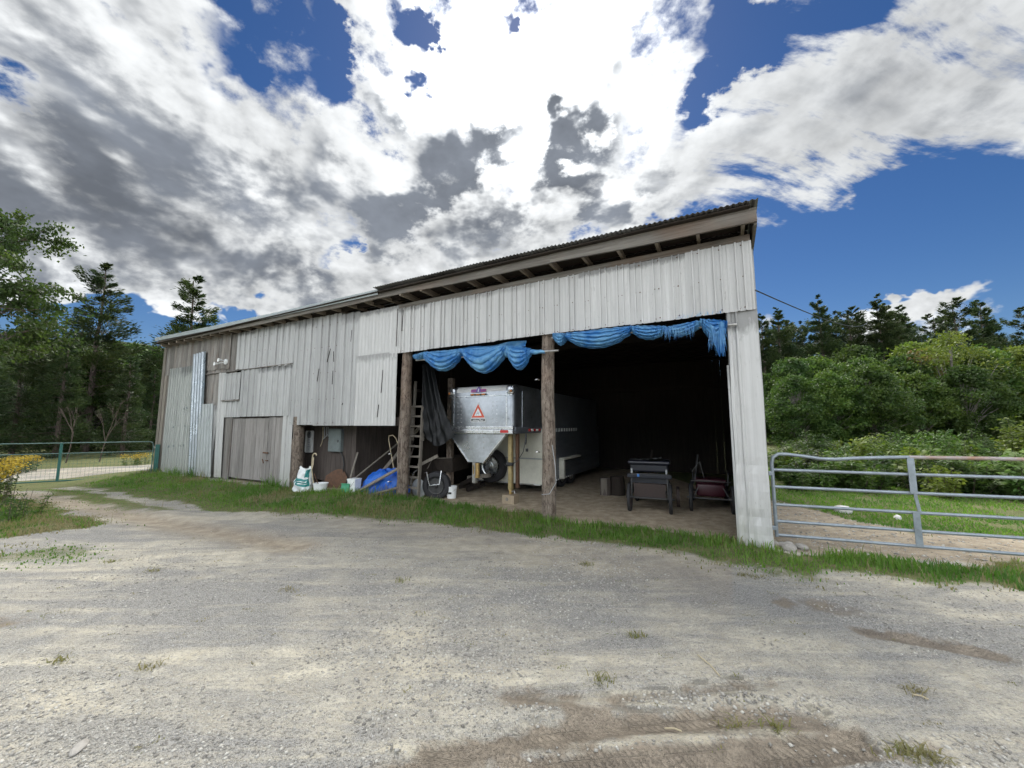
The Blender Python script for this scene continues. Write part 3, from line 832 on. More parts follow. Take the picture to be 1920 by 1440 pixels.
# --- left end: fibreglass and loose galvanised sheets over boards
sheet(-18.34, -17.38, 0.0, 3.85, 'fibreglass_sheet', 'deep', y=-0.05)
sheet(-17.40, -16.10, 0.0, 3.83, 'fibreglass_sheet', 'deep', y=-0.054)
sheet(-16.46, -15.60, 0.04, (4.22, 4.27), 'galvanised_sheet', 'deep', y=-0.11, rag=0.02, skew=0.36)
sheet(-15.74, -14.84, 0.05, 2.42, 'dull_galvanised_sheet', 'deep', y=-0.09, lean=-0.06, rag=0.02, skew=0.34)
x = -18.92
while x < -13.72:
    w = random.uniform(0.15, 0.23)
    plank(x, min(x+w-0.006, -13.7), 0.02 + random.uniform(-.02, .02), 4.80, 'wall_wood', -0.02 + random.uniform(-.006, .006), 0.012)
    x += w
x = -18.86
for _ in range(26):
    w = random.uniform(0.16, 0.21)
    if x > -14: break
    plank(x, x+w-0.007, 3.58 + random.uniform(-.02, .02), 4.76, 'wall_wood', -0.045 + random.uniform(-.004, .004), -0.022)
    x += w
plank(-18.99, -18.78, -0.04, 4.72, 'grey_wood', -0.075, -0.03, 'corner_board')
plank(-18.77, -18.56, -0.04, 3.62, 'grey_wood', -0.06, -0.024, 'corner_board')
plank(-15.6, -10.66, 3.455, 3.475, 'wall_wood', -0.085, -0.04, 'flashing')
# --- plank doors
def door(X0, X1, n, Z0, Z1, y):
    d = part_empty('door', barn)
    w = (X1-X0)/n
    for i in range(n):
        plank(X0+i*w, X0+(i+1)*w-0.006, Z0+random.uniform(-.015, .015), Z1-random.uniform(0, .02), 'door_wood', y+random.uniform(-.008, .008), y+0.03, 'plank', d)
    return d
d1 = door(-14.04, -11.76, 11, 0.10, 1.945, 0.01)
d2 = door(-11.70, -11.0, 4, 0.08, 1.955, -0.005)
MB().rbox((-11.72, -0.045, 0.92), (0.26, 0.025, 0.045), 0.008).build('bolt', 'rust_brown', d2)
MB().rbox((-11.64, -0.04, 0.70), (0.12, 0.03, 0.03), 0.006).build('hook', 'rust_brown', d2)
MB().beam((-11.88, -0.03, 0.73), (-11.78, -0.05, 0.62), 0.02, 0.02).build('handle', 'rust_brown', d1)
plank(-14.1, -10.95, 1.95, 2.0, 'dark_wood_x', -0.02, 0.06, 'door_head')
# --- timber posts (round poles)
def post(X, Y, z0, z1, r, mat='post_wood', lean=0.0):
    n = 9
    pts = [(X + lean*(i/(n-1)) + 0.012*math.sin(i*1.9+X), Y + 0.01*math.sin(i*2.3), z0+(z1-z0)*i/(n-1)) for i in range(n)]
    return MB().tube(pts, [r*(1.12-0.16*i/(n-1))*random.uniform(.97, 1.03) for i in range(n)], 14, wob=0.03).build('post', mat, barn, smooth=True)
post(-10.37, 0.06, -0.15, 1.95, 0.14)
post(-6.50, 0.10, -0.1, 4.5, 0.118, lean=0.09)
post(-2.86, 0.10, -0.15, 4.5, 0.118)
post(0.34, 0.30, -0.1, 4.5, 0.11)
post(-18.7, 0.2, -0.1, 4.6, 0.12)
for X in (-18.5, -14.5, -10.3, 0.3):
    post(X, 4.3, -0.1, 4.2, 0.12, 'dark_wood')
# --- right corner column, metal clad and dented at the foot
def column():
    mb = MB()
    cols = [(0.13, 0.02), (0.145, -0.035), (0.185, -0.035), (0.20, -0.012), (0.235, -0.012), (0.25, -0.04), (0.275, -0.04), (0.29, -0.02), (0.40, -0.02), (0.455, -0.024), (0.525, -0.026), (0.53, 0.30)]
    nz = 30
    def fn(u, v):
        i = int(round(u*(len(cols)-1))); x, y = cols[i]
        z = -0.06 + 3.48*v
        fl = max(0, 1-v*5)
        x2 = x + (0.02*fl if i > 6 else 0.0) - (0.02*(1-v) if i < 3 else 0)
        dent = 0.0
        for zc, w, a in ((0.42, 0.05, 0.02), (1.12, 0.03, 0.018), (0.78, 0.03, -0.012), (0.2, 0.12, 0.018), (0.62, 0.10, -0.01)):
            dent += a*math.exp(-((z-zc)/w)**2)*(0.6+0.5*math.sin(i*2.1+zc*9))
        return (x2 + 0.004*math.sin(z*5+i), y + dent + 0.004*math.sin(z*3.3), z)
    mb.grid(fn, len(cols), nz)
    return mb.build('corner_cladding', 'white_sheet', barn)
column()
plank(0.10, 0.128, 0.0, 2.6, 'grey_sheet', -0.03, 0.12, 'jamb_strip')
# --- eave: frieze, rafters, fascia, roof sheets
plank(-6.6, 0.50, 4.46, 4.56, 'fascia_wood', -0.055, -0.005, 'frieze_board')
plank(-18.9, -6.6, 4.70, 4.80, 'dark_wood_x', -0.03, 0.02, 'frieze_board')
EY = -0.36
for i in range(32):
    X = 0.42 - i*0.61
    zt = 4.79 if X > -6.9 else 4.83
    MB().box((0, 2.6, -0.07 - 0.0), (0.045, 5.9, 0.15)).build('rafter', 'rafter_wood', barn, loc=(X, 0, zt))
def fascia(X0, X1, z0a, z1a, z0b, z1b, y):
    n = 24
    mb = MB()
    def sec(f, z0, z1, yy): return (X0+(X1-X0)*f, yy, z0)
    vs = []; fs = []
    for i in range(n+1):
        f = i/n; x = X0+(X1-X0)*f
        w = 0.008*math.sin(x*1.7)
        z0 = z0a+(z0b-z0a)*f + w; z1 = z1a+(z1b-z1a)*f + w
        vs += [(x-X0, y, z0), (x-X0, y+0.04, z0), (x-X0, y+0.04, z1), (x-X0, y, z1)]
    for i in range(n):
        a = i*4
        for k in range(4):
            fs.append((a+k, a+(k+1) % 4, a+4+(k+1) % 4, a+4+k))
    fs += [(0, 1, 2, 3), (n*4, n*4+3, n*4+2, n*4+1)]
    return mb.face_add(vs, fs).build('fascia_board', 'fascia_wood', barn, loc=(X0, 0, 0))
fascia(-2.6, 0.58, 4.635, 4.828, 4.585, 4.797, EY-0.004)
fascia(-6.9, -2.59, 4.68, 4.858, 4.63, 4.830, EY)
fascia(-13.2, -6.89, 4.70, 4.815, 4.68, 4.80, EY-0.003)
fascia(-18.85, -13.19, 4.80, 4.925, 4.705, 4.82, EY)
# rear-falling roof: corrugated sheets on the right, flat pan roof with a drip edge on the left
def roof_sheet(X0, X1, z0, y0=-0.51):
    n = int((X1-X0)/0.018)
    vs = []; fs = []
    for th_ in (0, 0.003):
        for y, z in ((y0, 0.020), (4.0, -0.30), (9.3, -0.72)):
            for i in range(n+1):
                vs.append(((X1-X0)*i/n, y, z + th_ + 0.011*math.sin(2*math.pi*i/4.2)))
    N = 3*(n+1)
    for k in range(2):
        for i in range(n):
            a = k*(n+1)+i
            fs.append((a, a+1, a+n+2, a+n+1)); fs.append((N+a, N+a+n+1, N+a+n+2, N+a+1))
    for i in range(n):
        fs.append((i, N+i, N+i+1, i+1))
    return MB().face_add(vs, fs).build('roof_sheet', 'roof_sheet', barn, loc=(X0, 0, z0))
xr = np.linspace(-7.0, 0.57, 11)
for i in range(10):
    roof_sheet(xr[i], xr[i+1]+0.03, 4.885 - 0.0068*i + 0.004*(i % 2))
def pan(X0, X1, za, zb):
    vs = []
    for y, dz in ((-0.42, 0), (9.3, -0.72)):
        for x, z in ((X0, za), (X1, zb)):
            vs += [(x-X0, y, z+dz), (x-X0, y, z+dz+0.045)]
    # order: (y0,x0,b)(y0,x0,t)(y0,x1,b)(y0,x1,t)(y1...)
    fs = [(0, 2, 3, 1), (4, 5, 7, 6), (0, 1, 5, 4), (2, 6, 7, 3), (1, 3, 7, 5), (0, 4, 6, 2)]
    return MB().face_add(vs, fs).build('roof_pan', 'drip_edge', barn, loc=(X0, 0, 0))
xp = np.linspace(-18.9, -6.95, 7)
zp = np.interp(xp, [-18.9, -11.5, -6.95], [4.995, 4.865, 4.835])
for i in range(6):
    pan(xp[i]+0.004, xp[i+1]-0.004, zp[i], zp[i+1])
    vs = [(xp[i], -0.405, zp[i]-0.075), (xp[i+1]+0.01, -0.405, zp[i+1]-0.075), (xp[i+1]+0.01, -0.425, zp[i+1]+0.045), (xp[i], -0.425, zp[i]+0.045)]
    vs += [(x, y+0.004, z) for x, y, z in vs]
    MB().face_add(vs, [(0, 1, 2, 3), (4, 7, 6, 5), (0, 4, 5, 1), (3, 2, 6, 7), (0, 3, 7, 4), (1, 5, 6, 2)]).build('drip_strip', 'drip_edge', barn)
# rake board on the right end
MB().beam((0.56, -0.31, 4.68), (0.56, 9.2, 3.98), 0.04, 0.24).build('rake_board', 'fascia_wood', barn)
# roof boards seen from inside
for i in range(26):
    y = -0.30 + i*0.37
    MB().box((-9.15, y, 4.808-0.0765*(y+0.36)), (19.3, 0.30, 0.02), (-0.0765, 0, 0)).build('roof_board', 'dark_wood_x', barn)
# interior walls
def plank_wall(p0, p1, z0, z1, name, mat='dark_wood', gap=0.012):
    p0 = Vector(p0); p1 = Vector(p1)
    L = (p1-p0).length; d = (p1-p0)/L
    n = int(L/0.24); mb = MB()
    for i in range(n):
        a = p0+d*(L*i/n); b = p0+d*(L*(i+1)/n-gap*random.random())
        mb.beam((a.x, a.y, (z0+z1)/2), (b.x, b.y, (z0+z1)/2), 0.03, z1-z0)
    return mb.build(name, mat, barn)
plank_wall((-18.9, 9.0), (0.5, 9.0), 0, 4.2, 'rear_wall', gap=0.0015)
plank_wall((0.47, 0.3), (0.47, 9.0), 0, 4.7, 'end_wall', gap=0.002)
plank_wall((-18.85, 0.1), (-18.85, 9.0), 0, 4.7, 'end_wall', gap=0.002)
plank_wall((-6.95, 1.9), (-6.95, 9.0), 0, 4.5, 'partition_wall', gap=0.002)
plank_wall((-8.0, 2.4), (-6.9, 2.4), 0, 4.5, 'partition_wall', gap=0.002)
# boarded recess behind the low opening
x = -11.0
while x < -8.75:
    w = random.uniform(0.17, 0.24)
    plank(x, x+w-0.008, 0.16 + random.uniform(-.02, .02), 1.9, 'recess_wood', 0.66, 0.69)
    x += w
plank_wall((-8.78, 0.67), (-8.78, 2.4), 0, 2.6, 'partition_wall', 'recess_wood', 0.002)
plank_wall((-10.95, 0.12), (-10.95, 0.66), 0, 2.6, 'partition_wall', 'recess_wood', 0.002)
plank(-10.6, -6.45, 1.70, 1.90, 'dark_wood_x', 0.0, 0.06, 'header_beam')
plank(-6.45, 0.3, 3.42, 3.62, 'dark_wood_x', 0.0, 0.07, 'header_beam')
plank(-6.4, -2.9, 4.0, 4.2, 'dark_wood_x', 4.2, 4.3, 'tie_beam')
plank(-2.9, 0.4, 4.0, 4.2, 'dark_wood_x', 4.2, 4.3, 'tie_beam')
plank(-6.4, 0.4, 3.05, 3.2, 'dark_wood_x', 8.8, 8.9, 'tie_beam')
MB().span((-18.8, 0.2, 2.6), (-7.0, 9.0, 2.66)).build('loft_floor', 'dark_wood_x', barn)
# ring bolts and hooks in the posts
for (X, Z) in ((-6.66, 1.06), (-6.66, 0.44), (-2.97, 2.55), (-2.97, 1.22)):
    MB().tube([(X, -0.06, Z), (X-0.02, -0.11, Z+0.01), (X-0.05, -0.12, Z)], 0.012, 6).build('hook', 'chrome', barn, smooth=True)

for (X, Z, L, a) in ((-9.05, 3.55, 0.35, 0.3), (-8.85, 3.5, 0.28, -0.1), (-9.45, 3.05, 0.34, 0.15), (-8.85, 2.95, 0.36, 0.0), (-8.2, 3.98, 0.30, 0.05), (-7.05, 2.75, 0.55, 0.06), (-7.15, 2.05, 0.30, 0.1), (-8.42, 2.25, 0.05, 0.4), (-6.45, 4.15, 0.5, 0.05), (-6.62, 4.0, 0.9, 0.02)):
    MB().beam((X-a*L/2, -0.082, Z-L/2), (X+a*L/2, -0.082, Z+L/2), 0.006, 0.018, (0, -1, 0)).build('scuff', 'dark_wood', barn)
for k, (X, z, w) in enumerate(((-16.95, 2.28, 0.10), (-16.75, 2.30, 0.14), (-17.6, 1.62, 0.12), (-17.2, 1.66, 0.10), (-16.8, 1.66, 0.12), (-17.9, 0.92, 0.16), (-17.5, 0.95, 0.14), (-17.0, 0.97, 0.12), (-16.7, 0.98, 0.10))):
    MB().span((X, -0.0925, z), (X+w, -0.0905, z+0.07)).build('patch_strip', 'box_grey', barn)
scr = MB()
def screws(x0, x1, zs, y, step=0.297):
    for x in np.arange(x0, x1, step):
        for z in zs:
            zz_ = z+random.uniform(-.012, .012); xx = x+random.uniform(-.006, .006)
            scr.lathe([(0.0, -0.008), (0.007, -0.007), (0.012, 0.0)], (xx, y, zz_), 'Y', 6)
screws(-6.52, 0.48, (3.44, 3.93, 4.41), -0.053)
screws(-6.45, 0.48, (3.44, 3.93, 4.41), -0.053)
screws(-13.6, -10.7, (3.55, 4.0, 4.45), -0.05, 0.30)
screws(-10.6, -8.0, (1.78, 2.4, 3.1, 3.8, 4.4), -0.05, 0.30)
screws(-13.25, -10.7, (2.03, 2.6, 3.3), -0.04, 0.30)
so = scr.build('screw_heads', 'rust_brown', barn); so['kind'] = 'stuff'
# outer cladding of the right end
ec = part_empty('end_cladding', barn); ec.location = (0.505, 0, 0); ec.rotation_euler = (0, 0, R(90))
for i in range(10):
    y0_ = 0.32 + i*0.87
    zt_ = lambda y: 4.62-0.0765*(y+0.36)
    sheet(y0_, y0_+0.88, 0.02, (zt_(y0_), zt_(y0_+0.88)), 'grey_sheet', 'double', y=-0.03-0.01*(i % 2), parent=ec)
# ------------------------------------------------------------------ things in and around the barn
def bthing(name, label, cat, X, Y, Z=0.0, rz=0.0, group=None):
    return thing(name, label, cat, bw(X, Y, Z), BARN_RZ + rz, group)
def text_mesh(body, size, name, mat, parent, loc, rot=(R(90), 0, 0), extrude=0.0006, bold=0.0):
    cu = bpy.data.curves.new(name, 'FONT')
    cu.body = body; cu.size = size; cu.extrude = extrude; cu.offset = bold
    cu.align_x = 'CENTER'; cu.align_y = 'CENTER'
    tmp = bpy.data.objects.new('tmp_text', cu)
    me = bpy.data.meshes.new_from_object(tmp)
    bpy.data.objects.remove(tmp)
    me.materials.clear(); me.materials.append(MATS[mat])
    o = bpy.data.objects.new(name, me); C.objects.link(o)
    o.parent = parent; o.location = loc; o.rotation_euler = rot
    return o

# --- gooseneck stock trailer
tr_ = bthing('horse_trailer', 'silver gooseneck horse trailer parked nose-out in the left bay', 'trailer', -4.935, 0.92)
def nose_shell(x0, x1, y0, y1, z0, z1, r_top, r_side):
    """front of the gooseneck: curved top edge and rounded upright corners, open to the rear"""
    mb = MB()
    path = []                                    # plan of the wrap: left side -> front -> right side
    path.append((x0, y1)); path.append((x0, y0+r_side))
    for k in range(1, 6):
        a = math.pi/2*k/6
        path.append((x0+r_side*(1-math.cos(a)), y0+r_side*(1-math.sin(a))))
    path.append((x0+r_side, y0)); path.append((0, y0)); path.append((x1-r_side, y0))
    for k in range(1, 6):
        a = math.pi/2*k/6
        path.append((x1-r_side*(1-math.sin(a)), y0+r_side*(1-math.cos(a))))
    path.append((x1, y0+r_side)); path.append((x1, y1))
    prof = [(0, z0), (0, z1-r_top)]
    for k in range(1, 8):
        a = math.pi/2*k/7
        prof.append((r_top*(1-math.cos(a)), z1-r_top+r_top*math.sin(a)))
    cx = 0.0
    vs = []; fs = []
    nP = len(path); nQ = len(prof)
    for (px, py) in path:
        for (ins, z) in prof:
            if py < y0 + r_side + 1e-6:
                q = (px*(1-ins*0.35/abs(x0)) , py + ins, z)
            else:
                q = (px*(1-ins*0.35/abs(x0)), py + (ins if py < y1-1e-6 else 0), z)
            vs.append(q)
    for i in range(nP-1):
        for j in range(nQ-1):
            fs.append((i*nQ+j, (i+1)*nQ+j, (i+1)*nQ+j+1, i*nQ+j+1))
    fs.append(tuple(i*nQ+nQ-1 for i in range(nP)))
    return mb.face_add(vs, fs)
nose = nose_shell(-0.89, 0.89, 0.0, 1.45, 1.66, 2.64, 0.17, 0.15).build('nose', 'aluminium', tr_, smooth=True)
# bright top band, seams
MB().grid(lambda u, v: (-0.66+1.36*u, -0.006+0.17*(1-math.cos(v*1.05+0.10)), 2.47+0.168*math.sin(v*1.05+0.10)), 12, 8).build('top_band', 'white_paint', nose, smooth=True)
MB().span((-0.885, -0.014, 2.375), (0.86, -0.002, 2.40)).build('seam', 'bright_aluminium', nose)
MB().span((-0.76, -0.008, 1.67), (-0.735, -0.002, 2.46)).span((0.70, -0.008, 1.67), (0.73, -0.002, 2.46)).build('seam', 'bright_aluminium', nose)
MB().span((0.888, 0.42, 1.67), (0.900, 0.45, 2.5)).build('seam', 'bright_aluminium', nose)
# corner caps
for s_ in (-1, 1):
    MB().rbox((s_*0.80, 0.045, 2.50), (0.17, 0.10, 0.22), 0.045, 3).build('corner_cap', 'bright_aluminium', nose, smooth=True)
    lamp = MB().rbox((s_*0.83, -0.02, 2.475), (0.10, 0.05, 0.06), 0.012).build('marker_lamp', 'steel_rim', tr_)
    MB().rbox((s_*0.85, -0.048, 2.475), (0.05, 0.02, 0.045), 0.008).build('lens', 'amber_lens', lamp)
bar = MB().rbox((-0.03, -0.022, 2.422), (0.44, 0.025, 0.04), 0.006).build('light_bar', 'rust_brown', tr_)
for x in (-0.18, -0.03, 0.12):
    MB().rbox((x, -0.038, 2.425), (0.09, 0.02, 0.034), 0.008).build('lens', 'amber_lens', bar)
# riveted rails
MB().rbox((0, 0.0, 1.655), (1.80, 0.10, 0.075), 0.012).build('upper_rail', 'bright_aluminium', tr_)
MB().rbox((0, -0.012, 1.565), (1.82, 0.13, 0.105), 0.02).build('front_rail', 'bright_aluminium', tr_)
for s_ in (-1, 1):
    MB().rbox((s_*0.885, 0.80, 1.60), (0.06, 1.5, 0.15), 0.015).build('side_rail', 'side_aluminium', tr_)
riv = MB()
for x in (-0.62, -0.52, 0.36, 0.46):
    for k in range(6):
        riv.lathe([(0.0, -0.012), (0.010, -0.009), (0.015, 0.0)], (x, 0.0, 1.78+k*0.092), 'Y', 8)
for i in range(17):
    riv.lathe([(0.0, -0.010), (0.007, -0.007), (0.010, 0.0)], (-0.85+i*0.104, -0.052, 1.655), 'Y', 6)
for i in range(13):
    riv.lathe([(0.0, -0.008), (0.008, -0.006), (0.010, 0.0)], (-0.72+i*0.104, -0.004, 2.40), 'Y', 6)
ro = riv.build('rivet', 'bright_aluminium', nose, smooth=True); ro['kind'] = 'stuff'
riv = MB()
for x in [-0.7, -0.58, -0.46, -0.32, 0.14, 0.28, 0.42, 0.55]:
    riv.lathe([(0.0, -0.008), (0.009, -0.005), (0.011, 0.0)], (x, -0.078, 1.585), 'Y', 6)
for x in (-0.32, 0.14):
    for z in (1.535, 1.44, 1.33, 1.20):
        riv.lathe([(0.0, -0.010), (0.012, -0.007), (0.016, 0.0)], (x, -0.078 if z > 1.5 else -0.035, z), 'Y', 8)
ro = riv.build('bolt_head', 'steel_rim', tr_, smooth=True); ro['kind'] = 'stuff'
for x0, x1, mt in ((-0.905, -0.79, 'red_lens'), (0.60, 0.80, 'red_lens'), (0.815, 0.90, 'white_plastic')):
    MB().rbox(((x0+x1)/2, -0.082, 1.577), (x1-x0, 0.014, 0.062), 0.005).build('reflector', mt, tr_)
for k in range(5):
    MB().rbox((0.922, 0.75+k*0.14, 1.60), (0.012, 0.12, 0.055), 0.004).build('reflector', ('red_lens', 'white_plastic')[k % 2], tr_)
# gooseneck plate and coupler
plate = MB().prism([(-0.83, 1.52), (0.70, 1.52), (0.13, 0.87), (-0.27, 0.87)], -0.03, 0.03).build('gooseneck_plate', 'aluminium', tr_)
MB().beam((-0.83, 0.0, 1.51), (-0.27, 0.0, 0.87), 0.10, 0.02).beam((0.70, 0.0, 1.51), (0.13, 0.0, 0.87), 0.10, 0.02).build('flange', 'bright_aluminium', plate)
MB().rbox((-0.17, 0.08, 0.66), (0.10, 0.10, 0.55), 0.015).build('coupler_bracket', 'steel_rim', tr_)
MB().lathe([(0.0, 0.52), (0.06, 0.52), (0.062, 0.56), (0.05, 0.57), (0.05, 0.80), (0.06, 0.81), (0.06, 0.85), (0, 0.85)], (-0.06, 0.02, 0), 'Z', 16).build('coupler', 'brass', tr_, smooth=True)
MB().tube([(-0.14, -0.02, 0.60), (-0.14, -0.04, 0.80)], 0.014, 8).build('coupler_latch', 'brass', tr_, smooth=True)
# main body behind
MB().span((-0.95, 1.42, 0.24), (0.95, 1.46, 1.62)).build('front_wall', 'cream_paint', tr_)
MB().span((-0.94, 1.39, 0.86), (0.94, 1.418, 0.89)).span((0.10, 1.392, 0.25), (0.13, 1.418, 1.5)).build('trim_strip', 'grey_plastic', tr_)
MB().span((-0.96, 1.38, 0.225), (0.96, 1.45, 0.25)).build('sill_rail', 'bright_aluminium', tr_)
for z in np.arange(0.30, 1.50, 0.10):
    for s_ in (1, ):
        MB().span((0.94, 1.46, z), (0.962, 6.4, z+0.092)).build('side_slat', 'side_aluminium', tr_)
MB().span((-0.95, 1.46, 0.24), (0.938, 6.4, 1.62)).build('body', 'side_aluminium', tr_)
MB().span((-0.89, 1.45, 1.66), (0.89, 6.4, 2.60)).build('upper_body', 'side_aluminium', tr_)
MB().span((0.93, 1.46, 1.52), (0.975, 6.4, 1.66)).build('belt_rail', 'side_aluminium', tr_)
for k in range(12):
    MB().span((0.975, 1.65+k*0.2, 1.545), (0.984, 1.72+k*0.2, 1.635)).build('belt_plate', 'white_plastic', tr_)
for k in range(14):
    MB().span((0.962, 1.5+k*0.15, 0.245), (0.972, 1.57+k*0.15, 0.285)).build('reflector', ('white_plastic', 'red_lens')[0], tr_)
MB().tube([(0.97, 1.62, 0.35), (1.02, 1.62, 0.38), (1.02, 1.62, 0.70), (0.97, 1.62, 0.73)], 0.014, 8).build('grab_handle', 'chrome', tr_, smooth=True)
MB().rbox((1.02, 2.55, 0.52), (0.16, 0.14, 0.50), 0.03, 3).rbox((1.03, 3.2, 0.80), (0.18, 1.4, 0.06), 0.025, 2).build('fender', 'cream_paint', tr_, smooth=True)
# jack legs
jk = MB().span((0.70, 0.10, 0.30), (0.785, 0.19, 1.56)).build('jack_leg', 'jack_paint', tr_)
MB().span((0.715, 0.115, 0.20), (0.77, 0.175, 0.31)).build('jack_foot', 'brass', jk)
MB().rbox((0.745, 0.10, 0.86), (0.15, 0.10, 0.07), 0.01).build('jack_clamp', 'black_plastic', jk)
MB().span((0.80, 0.26, 0.32), (0.87, 0.33, 1.56)).build('jack_leg', 'rust_brown', tr_)
MB().tube([(0.80, 0.08, 0.27), (0.88, 0.06, 0.29), (0.90, 0.05, 0.24)], 0.012, 6).build('jack_crank', 'steel_rim', tr_)
# electrical lead hanging from the nose
MB().tube([(1.02, 0.35, 1.52), (1.03, 0.33, 1.40), (1.02, 0.32, 1.28)], 0.022, 8).build('plug_holder', 'black_plastic', tr_, smooth=True)
MB().rbox((1.06, 0.32, 1.16), (0.05, 0.05, 0.07), 0.01).build('plug', 'black_plastic', tr_)
MB().tube([(1.02, 0.30, 1.30), (1.0, 0.25, 1.12), (0.92, 0.15, 0.94), (0.78, 0.06, 0.83), (0.62, 0.15, 0.80), (0.42, 0.4, 0.82)], 0.008, 6).build('cable', 'black_plastic', tr_, smooth=True)
MB().tube([(0.18, 0.2, 1.10), (0.10, 0.25, 0.95), (0.16, 0.3, 0.86)], 0.006, 6).build('cable', 'black_plastic', tr_, smooth=True)
def wheel(parent, c, r, w, axis='Y', rim='steel_rim', holes=8, dirn=-1, tyre='black_rubber'):
    tb = MB().lathe([(r*0.60, -w*0.32), (r*0.66, -w*0.47), (r*0.80, -w*0.5), (r*0.94, -w*0.44), (r, -w*0.30), (r, w*0.30), (r*0.94, w*0.44), (r*0.80, w*0.5), (r*0.66, w*0.47), (r*0.60, w*0.32)], c, axis, 36, close=True).build('tyre', tyre, parent, smooth=True)
    off = dirn*w*0.38
    rb = MB()
    rb.lathe([(r*0.60, off*0.9), (r*0.585, off*1.12), (r*0.54, off*1.05), (r*0.50, off*0.55), (r*0.36, off*0.45), (r*0.30, off*0.85), (r*0.16, off*0.95), (r*0.12, off*1.25), (0.0, off*1.3)], c, axis, 30)
    ro = rb.build('rim', rim, parent, smooth=True)
    hb = MB()
    for k in range(holes):
        a = 2*math.pi*k/holes
        p = [c[0], c[1], c[2]]
        u, v = r*0.43*math.cos(a), r*0.43*math.sin(a)
        if axis == 'Y':
            p[0] += u; p[2] += v; p[1] += off*0.56
        else:
            p[1] += u; p[2] += v; p[0] += off*0.56
        hb.lathe([(0.0, dirn*0.004), (r*0.055, dirn*0.003), (r*0.06, 0)], p, axis, 8)
    h = hb.build('rim_hole', 'black_rubber', ro); h['kind'] = 'stuff'
    return tb
sp = part_empty('spare_wheel', tr_); sp.location = (-0.42, 1.24, 0.665)
wheel(sp, (0, 0, 0), 0.425, 0.24, 'Y', 'chrome')
for y in (2.85, 3.55):
    ax = part_empty('road_wheel', tr_); ax.location = (0.84, y, 0.35)
    wheel(ax, (0, 0, 0), 0.35, 0.2, 'X', 'steel_rim', dirn=1)
# warning triangle sticker and maker's emblem
stk = part_empty('warning_sticker', tr_); stk.location = (-0.04, -0.004, 1.995)
def tri(cz, a, y, mat, nm):
    h = a*0.866
    MB().prism([(-a/2, cz-h/3), (a/2, cz-h/3), (0, cz+2*h/3)], y-0.002, y).build(nm, mat, stk)
tri(0.0, 0.405, -0.001, 'white_plastic', 'border')
tri(0.0, 0.370, -0.0035, 'sticker_red', 'triangle')
tri(-0.004, 0.205, -0.006, 'white_plastic', 'inner_triangle')
MB().prism([(-0.045, -0.055), (-0.03, -0.055), (-0.02, -0.02), (0.015, -0.02), (0.02, -0.055), (0.035, -0.055), (0.032, -0.01), (0.045, 0.015), (0.03, 0.02), (0.012, 0.005), (0.004, 0.045), (-0.012, 0.045), (-0.014, 0.008), (-0.04, 0.0)], -0.0105, -0.0085).build('horse_and_rider', 'sticker_grey', stk)
MB().rbox((0, -0.001, -0.165), (0.405, 0.004, 0.088), 0.0015, 1).build('caption_border', 'white_plastic', stk)
MB().rbox((0, -0.0045, -0.163), (0.375, 0.004, 0.062), 0.0015, 1).build('caption_plate', 'sticker_black', stk)
text_mesh('Achtung Pferd', 0.052, 'caption', 'white_plastic', stk, (0, -0.0072, -0.165), bold=0.0012)
em = part_empty('emblem', tr_); em.location = (-0.03, -0.016, 2.515); em.rotation_euler = (R(-14), 0, 0)
MB().rbox((0, 0, 0), (0.42, 0.004, 0.075), 0.0015, 1).build('band', 'decal_red', em)
MB().prism([(-0.075, -0.04), (0.075, -0.04), (0.06, 0.04), (0.045, 0.04), (0.02, 0.085), (-0.02, 0.085), (-0.045, 0.04), (-0.06, 0.04)], -0.006, -0.002).build('shield', 'decal_violet', em)
for i, (x, w) in enumerate(((-0.18, .016), (-0.15, .016), (-0.12, .016), (-0.095, .012), (0.10, .014), (0.13, .016), (0.16, .016), (0.188, .014))):
    MB().rbox((x, -0.004, 0.0), (w, 0.004, 0.042), 0.001, 1).build('stroke', 'decal_violet', em)
MB().prism([(-0.012, -0.03), (0.022, -0.03), (0.012, 0.015), (0.02, 0.045), (-0.004, 0.05), (-0.012, 0.01)], -0.0095, -0.0065).build('figure', 'white_plastic', em)
MB().prism([(-0.03, 0.085), (0.03, 0.085), (0.014, 0.108), (-0.014, 0.108)], -0.006, -0.002).build('crest', 'sticker_black', em)

# --- wooden block under the jack
blk = bthing('wooden_block', 'square pale timber block standing under the trailer jack', 'block', -4.19, 1.05)
MB().rbox((0, 0, 0.098), (0.30, 0.26, 0.195), 0.01).build('block', 'pale_wood', blk)
MB().lathe([(0.0, -0.004), (0.035, -0.003), (0.04, 0)], (-0.02, -0.13, 0.11), 'Y', 10).build('knot', 'grey_wood', blk)

# --- ladder of poles leaning beside the second post
ld = bthing('ladder', 'old grey wooden ladder leaning against the post left of the trailer', 'ladder', -6.34, 0.25)
def lz(sx, z): return Vector((sx*(0.185-0.004*z) - 0.045*z, 0.03+0.09*z, z))
for s_ in (-1, 1):
    MB().beam(lz(s_, 0.0), lz(s_, 2.15), 0.035, 0.075, (0, 1, 0)).build('rail', 'grey_wood', ld)
    MB().beam(lz(s_*0.90, 1.35)+Vector((0, 0.07, 0)), lz(s_*0.90, 2.80)+Vector((0, 0.07, 0)), 0.03, 0.07, (0, 1, 0)).build('rail', 'grey_wood', ld)
for k in range(9):
    z = 0.28 + k*0.235
    a, b = lz(-1, z), lz(1, z)
    MB().beam(a, b, 0.03, 0.045).build('rung', 'grey_wood', ld)
